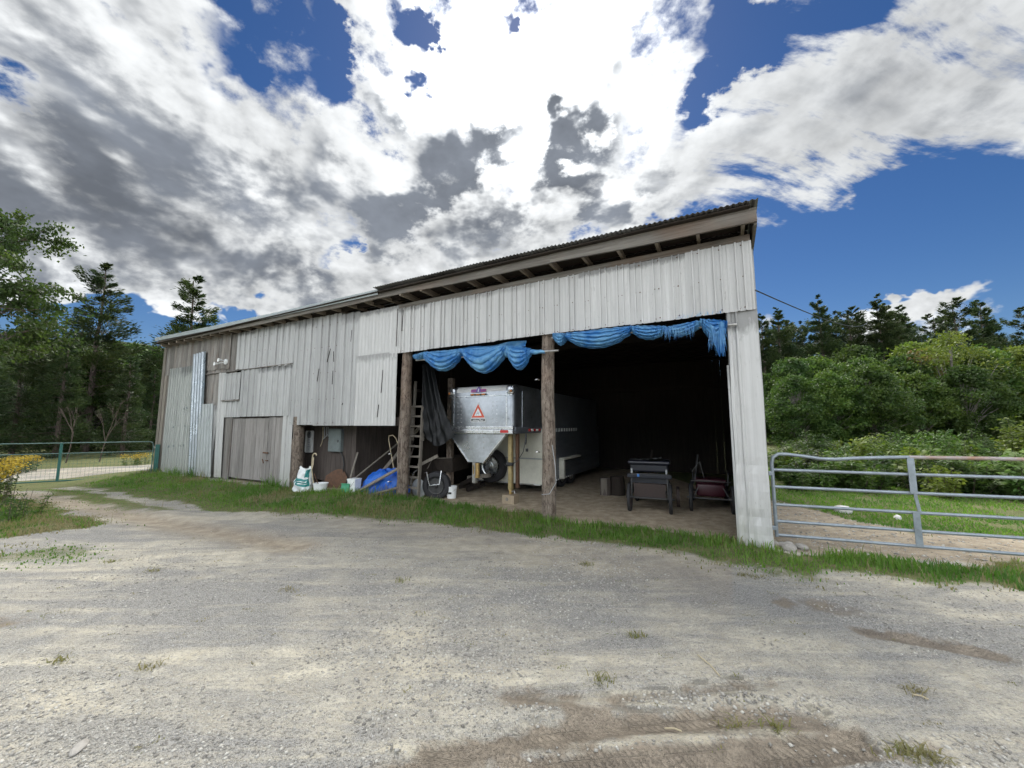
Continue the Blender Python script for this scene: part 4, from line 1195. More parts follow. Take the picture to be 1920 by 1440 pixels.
# --- black plastic sheet hanging from the header
bt = MB()
def bt_fn(u, v):
    z = 3.18 - (1.62 + 0.28*math.sin(u*math.pi) + 0.10*u)*v
    spread = 0.40 + 0.60*v**0.9
    x = -6.38 + 0.06*v*(1-u) + (0.30+0.68*v)*u
    y = 0.52 + 0.075*math.sin(u*26 + 2.0*math.sin(v*3))*(0.35+0.5*(1-v)) + 0.04*math.sin(u*9+v*5) + 0.02*math.sin(v*31+u*14)*v
    return tuple(bw(x, y, z))
bt.grid(bt_fn, 70, 44)
tag(bt.build('black_plastic_sheet', 'black_film', smooth=True, recenter=True), 'crumpled black plastic sheet hanging from the beam beside the ladder', 'sheet')

# --- cart with one big tyre, chrome fork
ct = bthing('dump_cart', 'dark yard cart with big black tyre and bright metal fork', 'cart', -6.02, 0.95, 0, R(10))
cw = part_empty('wheel', ct); cw.location = (0, -0.25, 0.31); cw.rotation_euler = (0, 0, R(14))
wheel(cw, (0, 0, 0), 0.325, 0.22, 'Y', 'dull_steel')
MB().tube([(-0.24, -0.42, 0.60), (-0.16, -0.44, 0.63), (-0.12, -0.44, 0.45), (-0.09, -0.42, 0.33), (0.16, -0.42, 0.36), (0.17, -0.40, 0.50), (0.17, -0.36, 0.66)], 0.014, 8).build('fork', 'chrome', ct, smooth=True)
MB().face_add([(-0.22, 0.15, 0.58), (0.20, 0.15, 0.58), (0.28, 0.9, 0.60), (-0.30, 0.9, 0.60), (-0.30, 0.05, 0.90), (0.24, 0.05, 0.93), (0.34, 1.0, 0.95), (-0.36, 1.0, 0.92)], [(0, 1, 2, 3), (0, 1, 5, 4), (1, 2, 6, 5), (2, 3, 7, 6), (3, 0, 4, 7)]).build('tray', 'dark_wood', ct)
MB().tube([(-0.38, -0.05, 0.66), (-0.30, 0.05, 0.90), (0.24, 0.05, 0.93)], 0.012, 8).build('tray_rim', 'grey_wood', ct)
MB().beam((-0.55, -0.2, 0.74), (-0.10, -0.05, 0.98), 0.05, 0.07).build('shaft', 'grey_wood', ct)
# --- small wheel disc leaning behind the ladder foot
wd = bthing('wheel_disc', 'small dull grey wheel disc leaning behind the ladder foot', 'wheel', -6.42, 0.55)
MB().lathe([(0.0, -0.03), (0.12, -0.035), (0.20, -0.02), (0.225, 0.0), (0.20, 0.03), (0.0, 0.03)], (0.03, 0.0, 0.225), 'Y', 26).build('disc', 'grey_plastic', wd, smooth=True)
MB().tube([(-0.18, -0.06, 0.1), (-0.17, -0.05, 0.42), (-0.10, -0.03, 0.60), (0.0, -0.02, 0.66)], 0.012, 6).build('bail', 'steel_rim', wd)
# --- square timber upright inside the bay
tag(MB().span((-0.07, -0.06, -0.05), (0.07, 0.06, 2.9)).build('timber_upright', 'post_wood', loc=bw(-6.02, 1.25), rotz=BARN_RZ), 'square timber upright behind the white bucket in the left bay', 'post')
# --- scrap timber pile in the dark
for k, (x, y, z, dx_, dy_, dz_, lab) in enumerate(((-5.9, 1.95, 0.10, 0.55, 0.15, 0.12, 'dark board lowest in the scrap heap left of the spare wheel'), (-5.85, 1.8, 0.22, 0.5, -0.1, 0.22, 'dark board slanting up across the scrap heap by the trailer nose'),
        (-5.75, 2.0, 0.06, 0.2, 0.5, 0.10, 'short dark block end-on in the scrap heap under the trailer nose'), (-5.55, 1.85, 0.35, 0.62, 0.1, 0.10, 'grey pole topmost on the scrap heap left of the spare wheel'))):
    tag(MB().beam((-dx_/2, -dy_/2, z-dz_/2+0.06), (dx_/2, dy_/2, z+dz_/2+0.06), 0.09, 0.10).build('scrap_board', 'grey_wood' if k == 3 else 'dark_wood', loc=bw(x, y), rotz=BARN_RZ), lab, 'board', 'scrap heap in the left bay')

# --- buckets
def bucket(X, Y, r, h, label, Z=0.0, tilt=None, bail=True, stripe=False, lean=0.0):
    o = bthing('bucket', label, 'bucket', X, Y, Z, random.uniform(-1, 1) if not stripe else 0.3, 'white plastic buckets')
    MB().lathe([(r*0.84, 0.0), (r*0.97, h*0.80), (r*1.03, h*0.81), (r*1.04, h*0.86), (r*0.99, h*0.87), (r, h*0.93), (r*1.06, h*0.94), (r*1.06, h), (r*0.98, h), (r*0.96, h*0.9), (r*0.82, 0.02), (0, 0.02)], (0, 0, 0), 'Z', 26).build('body', 'white_plastic', o, smooth=True)
    if bail:
        MB().tube([(r*1.06*math.cos(a), r*1.08*math.sin(a)*0.25 - r*0.95, h*0.85 - 0.55*r*math.sin(a)) for a in np.linspace(0, math.pi, 9)], 0.004, 5).build('bail_handle', 'steel_rim', o)
    if stripe:
        MB().grid(lambda u, v: (r*0.955*math.sin(-0.35+0.7*u), -r*0.955*math.cos(-0.35+0.7*u), h*(0.42+0.16*v)), 6, 2).build('label_patch', 'sticker_black', o)
    if tilt:
        o.rotation_euler = (tilt[0], tilt[1], BARN_RZ)
    return o
bucket(-5.68, 0.88, 0.125, 0.29, 'white plastic bucket with a small dark label beside the big tyre', stripe=True)
bucket(-8.97, -0.18, 0.17, 0.20, 'low wide white bucket in the grass beside the feed bag', Z=0.07, bail=False)
wb = bthing('pail', 'tall square white pail behind the green bin', 'pail', -7.98, 0.02, 0.06, R(10))
MB().face_add([(-.10, -.10, 0), (.10, -.10, 0), (.10, .10, 0), (-.10, .10, 0), (-.115, -.115, .34), (.115, -.115, .34), (.115, .115, .34), (-.115, .115, .34)], [(0, 3, 2, 1), (0, 1, 5, 4), (1, 2, 6, 5), (2, 3, 7, 6), (3, 0, 4, 7), (4, 5, 6, 7)]).build('body', 'white_plastic', wb)
MB().rbox((0, 0, 0.345), (0.245, 0.245, 0.03), 0.008).build('lid', 'white_plastic', wb)
MB().tube([(-0.1, -0.122, 0.30), (0.0, -0.13, 0.18), (0.1, -0.122, 0.30)], 0.004, 5).build('bail_handle', 'black_plastic', wb)
gb = bthing('bin', 'small green plastic bin in front of the white pail', 'bin', -8.12, -0.10, 0.05, R(12))
MB().face_add([(-.11, -.09, 0), (.11, -.09, 0), (.11, .09, 0), (-.11, .09, 0), (-.09, -.05, .24), (.13, -.05, .24), (.13, .09, .22), (-.09, .09, .22)], [(0, 3, 2, 1), (0, 1, 5, 4), (1, 2, 6, 5), (2, 3, 7, 6), (3, 0, 4, 7), (4, 5, 6, 7)]).build('body', 'green_plastic', gb)
MB().rbox((0.02, 0.015, 0.243), (0.25, 0.17, 0.022), 0.008, 2, (R(-6), 0, 0)).build('lid', 'green_plastic', gb)

# --- feed bag with green print
fb = bthing('feed_bag', 'white plastic feed bag with green print slumped by the log post', 'bag', -9.43, -0.34, 0.03, R(8))
def bag_fn(u, v):
    a = 2*math.pi*u
    z = 0.62*v
    w = 0.245*(1-0.30*v**2.2)*(0.86+0.14*math.sin(math.pi*min(1, v*1.5+0.12)))
    dpt = 0.155*(1-0.75*v**2)
    cr = 0.016*math.sin(a*5+7*v) + 0.012*math.sin(a*9-13*v) + 0.010*math.sin(23*v+a*3)
    x = (w+cr)*math.copysign(abs(math.cos(a))**0.75, math.cos(a)); y = (dpt+cr)*math.copysign(abs(math.sin(a))**0.8, math.sin(a))
    return (x + 0.05*v**2, y, z + 0.035*math.sin(a*2+1)*v)
MB().grid(bag_fn, 49, 26).build('body', 'bag_film', fb, smooth=True)
def patch(u0, u1, v0, v1, mat, nm, lift=1.025, wav=0.03):
    def fn(u, v):
        q = Vector(bag_fn(u0+(u1-u0)*u, v0+(v1-v0)*v + wav*math.sin(u*6)))
        return (q.x*lift, q.y*lift-0.004, q.z)
    MB().grid(fn, 14, 8).build(nm, mat, fb, smooth=True)
patch(0.60, 0.97, 0.28, 0.58, 'bag_green', 'printed_band')
patch(0.82, 1.0, 0.62, 0.92, 'bag_green', 'printed_side')
patch(0.64, 0.68, 0.30, 0.52, 'white_plastic', 'leaf_mark', 1.05, 0.06)
patch(0.72, 0.92, 0.36, 0.39, 'white_plastic', 'text_line', 1.05, 0.02)
patch(0.72, 0.90, 0.45, 0.48, 'white_plastic', 'text_line', 1.05, 0.02)
cn = bthing('walking_stick', 'pale stick with a curved handle standing behind the feed bag', 'stick', -9.44, -0.12, 0.0)
MB().tube([(-0.02, 0, 0), (0.0, 0.0, 0.86), (0.01, 0, 0.94), (0.06, 0, 0.985), (0.13, 0, 0.985), (0.16, 0, 0.94)], 0.016, 8).build('shaft', 'straw', cn, smooth=True)
rp = MB().tube([bw(-9.20, -0.25, 0.9), bw(-9.18, -0.27, 0.72), bw(-9.21, -0.28, 0.6), bw(-9.12, -0.28, 0.3), bw(-9.10, -0.26, 0.1)], 0.012, 6)
tag(rp.build('rope', 'straw', smooth=True, recenter=True), 'pale rope end hanging down beside the feed bag', 'rope')
tag(MB().tube([bw(-9.14, -0.26, 0.50), bw(-9.02, -0.22, 0.26), bw(-8.93, -0.2, 0.10)], 0.010, 6).build('thin_stick', 'rust_brown', smooth=True, recenter=True), 'thin brown stick slanting into the low white bucket', 'stick')

# --- dial thermometer board and breaker box on the recess wall
th_ = bthing('thermometer', 'tall white thermometer board with a round dial on the recess wall', 'thermometer', -10.72, 0.63, 0.92)
MB().rbox((0, 0, 0.32), (0.30, 0.03, 0.64), 0.05, 3).build('board', 'white_plastic', th_, smooth=True)
MB().lathe([(0.085, -0.016), (0.095, -0.022), (0.105, -0.016)], (0, -0.002, 0.52), 'Y', 24).build('dial_ring', 'grey_plastic', th_, smooth=True)
MB().beam((0, -0.022, 0.52), (0.03, -0.022, 0.58), 0.008, 0.004).build('needle', 'sticker_black', th_)
for k, (z, w) in enumerate(((0.37, 0.07), (0.30, 0.09), (0.23, 0.05), (0.17, 0.10), (0.10, 0.06))):
    MB().rbox((0.0, -0.018, z), (w, 0.004, 0.022), 0.0015, 1).build('marking', 'sticker_grey', th_)
eb = bthing('breaker_box', 'grey metal breaker box mounted on the recess wall boards', 'box', -9.52, 0.62, 0.98)
MB().rbox((0, 0, 0.32), (0.52, 0.12, 0.64), 0.015).build('case', 'box_grey', eb)
MB().rbox((0, -0.065, 0.32), (0.47, 0.015, 0.59), 0.006).build('door', 'box_grey', eb)
MB().rbox((0.18, -0.078, 0.30), (0.03, 0.02, 0.07), 0.006).build('latch', 'black_plastic', eb)
MB().tube([(0.22, 0.0, 0.0), (0.30, 0.0, -0.1), (0.37, 0.0, -0.30), (0.36, 0.0, -0.62), (0.20, 0.0, -0.86), (-0.05, 0, -0.93)], 0.018, 8).build('conduit', 'black_plastic', eb, smooth=True)
for k, (x, L) in enumerate(((-10.12, 0.55), (-10.05, 0.38), (-9.96, 0.32), (-9.89, 0.25))):
    labs = ('longest of the cords hanging between thermometer and breaker box', 'second cord right of the longest one between thermometer and breaker box', 'third cord hanging left of the breaker box', 'shortest cord hanging right beside the breaker box')
    tag(MB().tube([bw(x, 0.62, 1.66), bw(x+0.05, 0.6, 1.4), bw(x+0.02, 0.6, 1.66-L*0.8), bw(x-0.06, 0.61, 1.66-L)], 0.009, 6).build('cord', 'straw' if k == 0 else 'grey_plastic', smooth=True, recenter=True), labs[k], 'cord', 'cords in the recess')
# --- boards, poles and tools leaning in the low opening
leaning = [
    ((-8.52, -0.02, 0.05), (-7.55, 1.2, 1.35), 0.035, 'round', 'grey_wood', 'long thin pole leaning right from the middle of the low opening'),
    ((-8.10, 0.45, 0.0), (-7.35, 1.7, 1.75), 0.10, 'flat', 'grey_wood', 'wide grey board leaning behind the blue tarp bundle'),
    ((-8.70, 0.42, 0.10), (-8.62, 0.62, 1.0), 0.045, 'flat', 'grey_wood', 'short upright slat beside the black conduit hoop'),
    ((-7.85, 0.9, 0.0), (-7.6, 1.5, 1.15), 0.05, 'flat', 'recess_wood', 'dark narrow board standing deep in the low opening'),
    ((-7.55, 0.9, 0.0), (-7.45, 1.5, 1.35), 0.03, 'round', 'recess_wood', 'dark round pole standing deep behind the tarp bundle'),
    ((-7.25, 0.8, 0.0), (-7.35, 1.4, 1.2), 0.03, 'round', 'recess_wood', 'dark round pole nearest the ladder post in the low opening'),
    ((-7.92, -0.12, 0.04), (-6.62, 0.10, 0.72), 0.085, 'flat', 'grey_wood', 'grey plank lying slanted in front of the blue tarp bundle'),
    ((-7.62, -0.05, 0.02), (-6.55, 0.05, 0.30), 0.06, 'flat', 'grey_wood', 'low plank resting in the grass under the slanted one'),
]
for a, b, w, kind, mt, lab in leaning:
    pa, pb = bw(*a), bw(*b)
    mb = MB()
    if kind == 'round': mb.tube([pa, (pa+pb)/2+Vector((0.01, 0, 0.01)), pb], w/2*1.2, 8)
    else: mb.beam(pa, pb, w, 0.03, (0, -0.6, 0.8))
    tag(mb.build('leaning_board' if kind == 'flat' else 'leaning_pole', mt, recenter=True), lab, 'board' if kind == 'flat' else 'pole', 'boards and poles leaning in the low opening')
hk = MB().tube([bw(-7.15, 0.5, 0.6), bw(-7.32, 0.45, 1.35), bw(-7.28, 0.42, 1.45), bw(-7.15, 0.42, 1.47), bw(-7.05, 0.42, 1.40), bw(-6.98, 0.42, 1.28), bw(-6.86, 0.42, 1.2)], 0.011, 6)
tag(hk.build('bent_wire', 'straw', smooth=True, recenter=True), 'bent pale wire hooked above the blue tarp bundle', 'wire')
sh = bthing('scoop', 'dark rusted scoop lying against the recess boards', 'scoop', -9.25, 0.40, 0.02, 0.2)
MB().grid(lambda u, v: (-0.35+0.7*u, 0.12*math.sin(math.pi*u)+0.1*v, 0.50*(v**0.8)*(0.55+0.45*math.sin(math.pi*u*0.9+0.2))), 14, 8).build('blade', 'rust_brown', sh, smooth=True)
# --- blue tarp bundle
def bun(u, v):
    a = 2*math.pi*u; p = v*math.pi/2
    r = math.cos(p)**0.7
    n = 1 + 0.06*math.sin(a*7+v*9) + 0.04*math.sin(a*13-v*17) + 0.05*math.sin(a*3+2)
    x = 0.68*r*math.cos(a)*n; y = 0.40*r*math.sin(a)*n
    z = 0.60*math.sin(p)**0.85*(1+0.06*math.sin(a*4+1)) + 0.13*x + 0.018*math.sin(x*27+y*9)
    return (x, y, max(0.0, z))
tag(MB().grid(bun, 65, 24).build('tarp_bundle', 'strong_blue_tarp', smooth=True, loc=bw(-7.34, 0.40, 0.02), rotz=BARN_RZ), 'bright blue tarp draped over a heap in the low opening', 'tarp')

# --- faded blue tarps gathered along the header, with their pipes
def swag(name, label, spans, y0, seed):
    """spans: list of (X0, X1, top0, top1, drop, bulge)"""
    rnd = random.Random(seed)
    mb = MB()
    root = thing(name, label, 'tarp', bw((spans[0][0]+spans[-1][1])/2, y0, 0), BARN_RZ, 'faded blue tarps over the bays')
    xc = (spans[0][0]+spans[-1][1])/2
    for (X0, X1, t0, t1, drop, bulge) in spans:
        ph = rnd.uniform(0, 6)
        nf = rnd.uniform(5, 7)
        m2 = MB()
        def fn(u, v):
            sag = math.sin(math.pi*u)**0.75
            gather = 1-sag
            x = X0+(X1-X0)*u
            top = t0+(t1-t0)*u
            hang = (0.075 + drop*sag)
            a = v*math.pi*1.15
            z = top - hang*(0.5-0.5*math.cos(min(a, math.pi))) + (0.03*math.sin(a) if a > math.pi else 0)
            q_ = math.sin(v*nf*3.4 + ph + 1.6*math.sin(u*3.1+ph) + 2.0*abs(u-0.5)); fold = 0.045*((1-abs(q_))**1.4-0.35)*(0.3+0.7*sag)
            hw = abs(X1-X0)
            a0 = math.atan2(v*hang+0.02, u*hw+0.01); a1 = math.atan2(v*hang+0.02, (1-u)*hw+0.01)
            fold += 0.022*(abs(math.sin(a0*7+ph))-0.5)*math.exp(-u*hw*5) + 0.022*(abs(math.sin(a1*7+ph*2))-0.5)*math.exp(-(1-u)*hw*5)
            pl_ = 0.028*math.sin(u*52+ph*3)*(gather**0.8)
            y = -bulge*(0.55+0.45*sag)*math.sin(min(a, math.pi)) + fold + pl_ + (0.08*(a-math.pi) if a > math.pi else 0)
            z += 0.004*math.sin(u*31+v*17+ph) + 0.4*fold
            return (x-xc, y, z)
        m2.grid(fn, 60, 48)
        m2.build('fold', 'blue_tarp', root, smooth=True)
    return root
t1 = swag('gathered_tarp', 'faded blue tarp gathered in swags above the trailer, left of the middle post', [
    (-6.02, -5.72, 3.29, 3.33, 0.06, 0.10), (-5.74, -4.68, 3.33, 3.30, 0.36, 0.15), (-4.70, -3.62, 3.30, 3.27, 0.44, 0.16), (-3.66, -3.12, 3.27, 3.16, 0.36, 0.12)], -0.10, 3)
def roll(u, v):
    a = 2*math.pi*v
    X = -3.35+0.82*u
    r = 0.085*(1-0.72*u)+0.004*math.sin(a*5+u*23)
    return (X+4.27, r*math.cos(a), 3.12-0.05*u+r*1.1*math.sin(a)+0.006*math.sin(u*30))
MB().grid(roll, 26, 15).build('roll', 'blue_tarp', t1, smooth=True)
MB().grid(lambda u, v: (-4.75+1.75*u+4.57-0.30, 0.16+0.03*math.sin(u*14+v*4), 3.36-0.16*v*(1-0.2*u)+0.015*math.sin(u*9)), 30, 8).build('upper_flap', 'blue_tarp', t1, smooth=True)
t2 = swag('gathered_tarp', 'faded blue tarp with a frayed fringe gathered over the right bay', [
    (-2.66, -2.40, 3.40, 3.36, 0.13, 0.08), (-2.42, -1.24, 3.37, 3.36, 0.24, 0.14), (-1.27, -0.72, 3.36, 3.29, 0.14, 0.12), (-0.74, -0.20, 3.27, 3.32, 0.10, 0.12), (-0.22, 0.14, 3.34, 3.26, 0.24, 0.10)], -0.10, 9)
xc2 = (-2.66+0.14)/2
fr = MB()
for k in range(90):
    X = random.choice([random.uniform(-0.78, -0.30), random.uniform(-0.75, -0.35), random.uniform(-0.12, 0.10)])
    L = random.uniform(0.05, 0.24) if X < -0.2 else random.uniform(0.08, 0.3)
    zt = 3.22 if X < -0.2 else 3.06 + random.uniform(-.1, .1)
    x0 = X-xc2; y = -0.12+random.uniform(-.03, .03); dxx = random.uniform(-.05, .05)
    fr.face_add([(x0, y, zt), (x0+0.006, y, zt), (x0+dxx*0.5+0.005, y-0.01, zt-L*0.6), (x0+dxx*0.5, y-0.01, zt-L*0.6)], [(0, 1, 2, 3)])
    fr.face_add([(x0+dxx*0.5, y-0.01, zt-L*0.6), (x0+dxx*0.5+0.005, y-0.01, zt-L*0.6), (x0+dxx, y, zt-L)], [(0, 1, 2)])
for k in range(30):
    X = random.uniform(-0.55, 0.08); zt = 3.36; L = random.uniform(0.05, 0.13)
    x0 = X-xc2; y = -0.11
    fr.face_add([(x0, y, zt), (x0+0.006, y, zt), (x0+0.03+random.uniform(-.05, .05), y, zt+L*0.8)], [(0, 1, 2)])
fo = fr.build('fringe', 'blue_tarp', t2); fo['kind'] = 'stuff'
tail = MB().grid(lambda u, v: (-0.16+0.26*u*(1-0.75*v)+0.16*v-xc2, -0.10+0.03*math.sin(u*13+v*4), 3.20-0.46*v+0.03*math.sin(u*9+v*3)), 16, 14).build('frayed_tail', 'blue_tarp', t2, smooth=True)
tag(MB().tube([bw(-6.0, -0.08, 3.17), bw(-2.56, -0.10, 3.065)], 0.020, 10).build('pipe', 'steel_rim', smooth=True, recenter=True), 'grey pipe through the left tarp, its end past the middle post', 'pipe', 'pipes holding up the tarps')
tag(MB().tube([bw(-2.7, -0.07, 3.32), bw(0.26, -0.09, 3.195)], 0.020, 10).build('pipe', 'steel_rim', smooth=True, recenter=True), 'grey pipe through the right tarp, its end at the corner column', 'pipe', 'pipes holding up the tarps')
tag(MB().tube([bw(-2.74, -0.02, 1.35), bw(-2.66, -0.08, 1.0), bw(-2.64, -0.1, 0.7), bw(-2.76, -0.12, 0.5), bw(-2.95, -0.04, 0.46)], 0.007, 6).build('wire', 'grey_plastic', smooth=True, recenter=True), 'thin grey wire looped round the middle post', 'wire')

# --- log stumps
for (X, Y, r, h, lab) in ((-2.62, 3.05, 0.13, 0.42, 'pale-faced log stump standing left, in the right bay'), (-2.36, 3.2, 0.17, 0.46, 'thicker dark log stump behind the pale-faced one')):
    o = bthing('log_stump', lab, 'stump', X, Y, 0, 0, 'stumps in the right bay')
    MB().tube([(0, 0, 0), (0.01, 0, h*0.5), (0, 0.01, h)], [r*1.08, r, r*0.98], 12, wob=0.05).build('log', 'recess_wood' if r < .15 else 'dark_wood', o, smooth=True)
    MB().box((0, -r*0.92, h*0.5), (r*1.1, 0.02, h*0.9)).build('split_face', 'grey_wood' if r < .15 else 'dark_wood', o)

# --- horse carriages
def spoked(parent, x, y, r, nm='wheel'):
    w = part_empty(nm, parent); w.location = (x, y, r)
    MB().lathe([(r*0.84, -0.028), (r*0.95, -0.032), (r, -0.02), (r, 0.02), (r*0.95, 0.032), (r*0.84, 0.028)], (0, 0, 0), 'X', 32, close=True).build('tyre', 'black_rubber', w, smooth=True)
    MB().lathe([(r*0.80, -0.018), (r*0.86, -0.022), (r*0.86, 0.022), (r*0.80, 0.018)], (0, 0, 0), 'X', 32, close=True).build('rim', 'cart_brown', w, smooth=True)
    MB().lathe([(0, -0.075), (0.022, -0.07), (0.025, -0.03), (0.05, -0.03), (0.05, 0.03), (0.025, 0.03), (0.022, 0.07), (0, 0.075)], (0, 0, 0), 'X', 12).build('hub', 'dull_steel', w, smooth=True)
    for k in range(10):
        a = 2*math.pi*k/10
        MB().beam((0, 0.04*math.cos(a), 0.04*math.sin(a)), (0, r*0.83*math.cos(a), r*0.83*math.sin(a)), 0.014, 0.02).build('spoke', 'cart_brown', w)
c1 = bthing('carriage', 'dark blue horse carriage with brown rear panel, seen from behind', 'carriage', -1.34, 1.58, 0, R(6), 'carriages in the right bay')
for s_ in (-1, 1):
    spoked(c1, s_*0.38, 0, 0.28)
    spoked(c1, s_*0.34, 1.15, 0.24)
    MB().beam((s_*0.34, 0, 0.28), (s_*0.33, 0.02, 0.86), 0.025, 0.025).build('upright', 'dull_steel', c1)
    MB().tube([(s_*0.33, 0.02, 0.36), (s_*0.33, 0.5, 0.42), (s_*0.31, 1.15, 0.34)], 0.02, 8).build('spring', 'black_plastic', c1, smooth=True)
    MB().rbox((s_*0.325, -0.02, 0.80), (0.035, 0.02, 0.09), 0.008).build('reflector', 'grey_plastic', c1)
MB().beam((-0.40, 0, 0.28), (0.40, 0, 0.28), 0.03, 0.03).build('axle', 'dull_steel', c1)
MB().beam((-0.36, 1.15, 0.24), (0.36, 1.15, 0.24), 0.03, 0.03).build('axle', 'dull_steel', c1)
MB().span((-0.30, 0.03, 0.27), (0.30, 0.06, 0.55)).build('rear_panel', 'cart_brown', c1)
MB().rbox((0, 0.0, 0.70), (0.84, 0.05, 0.07), 0.01).build('crossbar', 'navy_paint', c1)
MB().rbox((0, 0.02, 0.745), (0.80, 0.03, 0.015), 0.004).build('trim_rail', 'dull_steel', c1)
MB().rbox((-0.20, -0.035, 0.715), (0.045, 0.015, 0.055), 0.006).build('blue_reflector', 'blue_dot', c1)
MB().span((-0.36, 0.05, 0.56), (0.36, 0.75, 0.66)).build('floor_pan', 'navy_paint', c1)
MB().rbox((0, 0.30, 0.86), (0.72, 0.55, 0.16), 0.03).build('seat_box', 'navy_paint', c1)
MB().rbox((0, 0.22, 0.965), (0.80, 0.50, 0.07), 0.03, 3).build('seat_cushion', 'navy_paint', c1)
MB().rbox((0, 0.08, 0.60), (0.62, 0.04, 0.05), 0.008).build('step', 'black_plastic', c1)
MB().grid(lambda u, v: (-0.28+0.52*u, 0.05+0.34*v, 1.005+0.03*math.sin(math.pi*u*0.8)*(1-v)+0.12*max(0, u-0.55)*(1-abs(v-0.5))+0.01*math.sin(u*22+v*9)), 18, 10).build('folded_blanket', 'dark_cloth', c1, smooth=True)
MB().beam((-0.10, 1.3, 0.5), (-0.05, 2.6, 1.05), 0.04, 0.04).build('shaft', 'dark_wood', c1)
MB().lathe([(0.0, -0.03), (0.20, -0.03), (0.20, 0.03), (0.0, 0.03)], (0.52, 0.45, 0.27), 'X', 20).build('brake_drum', 'cart_brown', c1, smooth=True)
c2 = bthing('carriage', 'dark red low horse carriage beside the corner column', 'carriage', -0.27, 2.16, 0, R(4), 'carriages in the right bay')
for s_ in (-1, 1):
    spoked(c2, s_*0.37, 0, 0.27)
    spoked(c2, s_*0.34, 1.2, 0.24)
    MB().tube([(s_*0.32, 0, 0.27), (s_*0.22, 0.05, 0.48)], 0.012, 6).build('strut', 'dull_steel', c2)
    MB().tube([(s_*0.30, 0.0, 0.54), (s_*0.32, 0.1, 0.75), (s_*0.34, 0.5, 0.78)], 0.012, 6).build('arm_rail', 'black_plastic', c2)
MB().beam((-0.39, 0, 0.27), (0.39, 0, 0.27), 0.028, 0.028).build('axle', 'dull_steel', c2)
MB().beam((-0.36, 1.2, 0.24), (0.36, 1.2, 0.24), 0.028, 0.028).build('axle', 'dull_steel', c2)
MB().rbox((0, 0.0, 0.60), (0.72, 0.035, 0.02), 0.006).build('rear_rail', 'dull_steel', c2)
MB().rbox((0, 0.32, 0.42), (0.52, 0.55, 0.26), 0.05, 3).build('body', 'cart_red', c2, smooth=True)
MB().rbox((0, 0.45, 0.58), (0.58, 0.5, 0.07), 0.025, 3).build('seat', 'cart_red', c2, smooth=True)
MB().beam((-0.28, 0.0, 0.62), (-0.20, 0.3, 1.10), 0.03, 0.015).build('whip_holder', 'black_plastic', c2)
MB().beam((-0.18, 0.0, 0.98), (-0.11, 0.0, 0.66), 0.03, 0.012).build('strap', 'dull_steel', c2)
MB().beam((-0.18, 0.0, 0.98), (-0.33, 0.0, 0.78), 0.014, 0.012).build('strap', 'dull_steel', c2)

# --- twin floodlight on the boards
fl = bthing('floodlight', 'small white twin-headed floodlight on the dark boards under the eave', 'light', -14.42, -0.06, 3.80)
MB().lathe([(0.0, -0.03), (0.09, -0.03), (0.10, 0.0), (0.0, 0.0)], (0.12, 0.0, 0.0), 'Y', 16).build('mount', 'white_plastic', fl, smooth=True)
for s_, a, b in ((0, (0.05, -0.05, -0.02), (-0.12, -0.13, -0.05)), (1, (0.16, -0.05, 0.03), (0.10, -0.15, 0.05))):
    MB().tube([a, b], 0.012, 6).build('arm', 'white_plastic', fl)
MB().lathe([(0.02, 0.0), (0.035, -0.02), (0.06, -0.12), (0.05, -0.115), (0.0, -0.08)], (-0.14, -0.10, -0.07), 'Y', 14).build('lamp_head', 'white_plastic', fl, smooth=True)
MB().lathe([(0.02, 0.0), (0.035, -0.02), (0.06, -0.12), (0.05, -0.115), (0.0, -0.08)], (0.13, -0.12, 0.03), 'Y', 14).build('lamp_head', 'white_plastic', fl, smooth=True)
# --- overhead wire leaving the right corner
pa = bw(0.53, 0.0, 3.70); pb = Vector((34, 36, 11.5))
pts = [pa.lerp(pb, f) + Vector((0, 0, -0.9*4*f*(1-f)*0.5)) for f in np.linspace(0, 1, 30)]
tag(MB().tube(pts, [0.010+0.012*f for f in np.linspace(0, 1, 30)], 5).build('overhead_wire', 'black_plastic', smooth=True, recenter=True), 'thin overhead wire running from the barn corner to the trees', 'wire')

# ------------------------------------------------------------------ galvanised gate on the right
g0 = Vector((3.85, 5.80, 0)); g1 = Vector((6.31, 4.95, 0))
gd = (g1-g0).normalized(); gL = 4.7
gate = thing('farm_gate', 'galvanised tube farm gate with a dented top rail by the barn corner', 'gate', g0, math.atan2(gd.y, gd.x))
def gh(x): return float(ground_h(g0.x+gd.x*x, g0.y+gd.y*x))
top = [(0.0, 0, 0.10), (0.0, 0, 0.9), (0.0, 0, 1.15), (0.025, 0, 1.24), (0.09, 0, 1.285), (0.2, 0, 1.285), (0.40, 0.01, 1.262), (0.62, 0.03, 1.228), (0.80, 0.035, 1.225), (1.0, 0.02, 1.245), (1.3, 0.005, 1.265), (1.6, 0, 1.278)]
MB().tube(top, 0.024, 10).build('end_rail', 'gate_steel', gate, smooth=True)
MB().tube([(1.6, 0, 1.278), (2.4, 0, 1.283), (3.2, 0, 1.28), (4.55, 0, 1.28), (4.68, 0, 1.24), (4.7, 0, 1.1), (4.7, 0, 0.1)], 0.024, 10).build('top_rail', 'rusty_rail', gate, smooth=True)
for z in (1.055, 0.81, 0.555, 0.32, 0.125):
    MB().tube([(0.0, 0, z), (1.5, 0.004, z-0.006), (4.7, 0, z)], 0.021, 10).build('rail', 'gate_steel', gate, smooth=True)
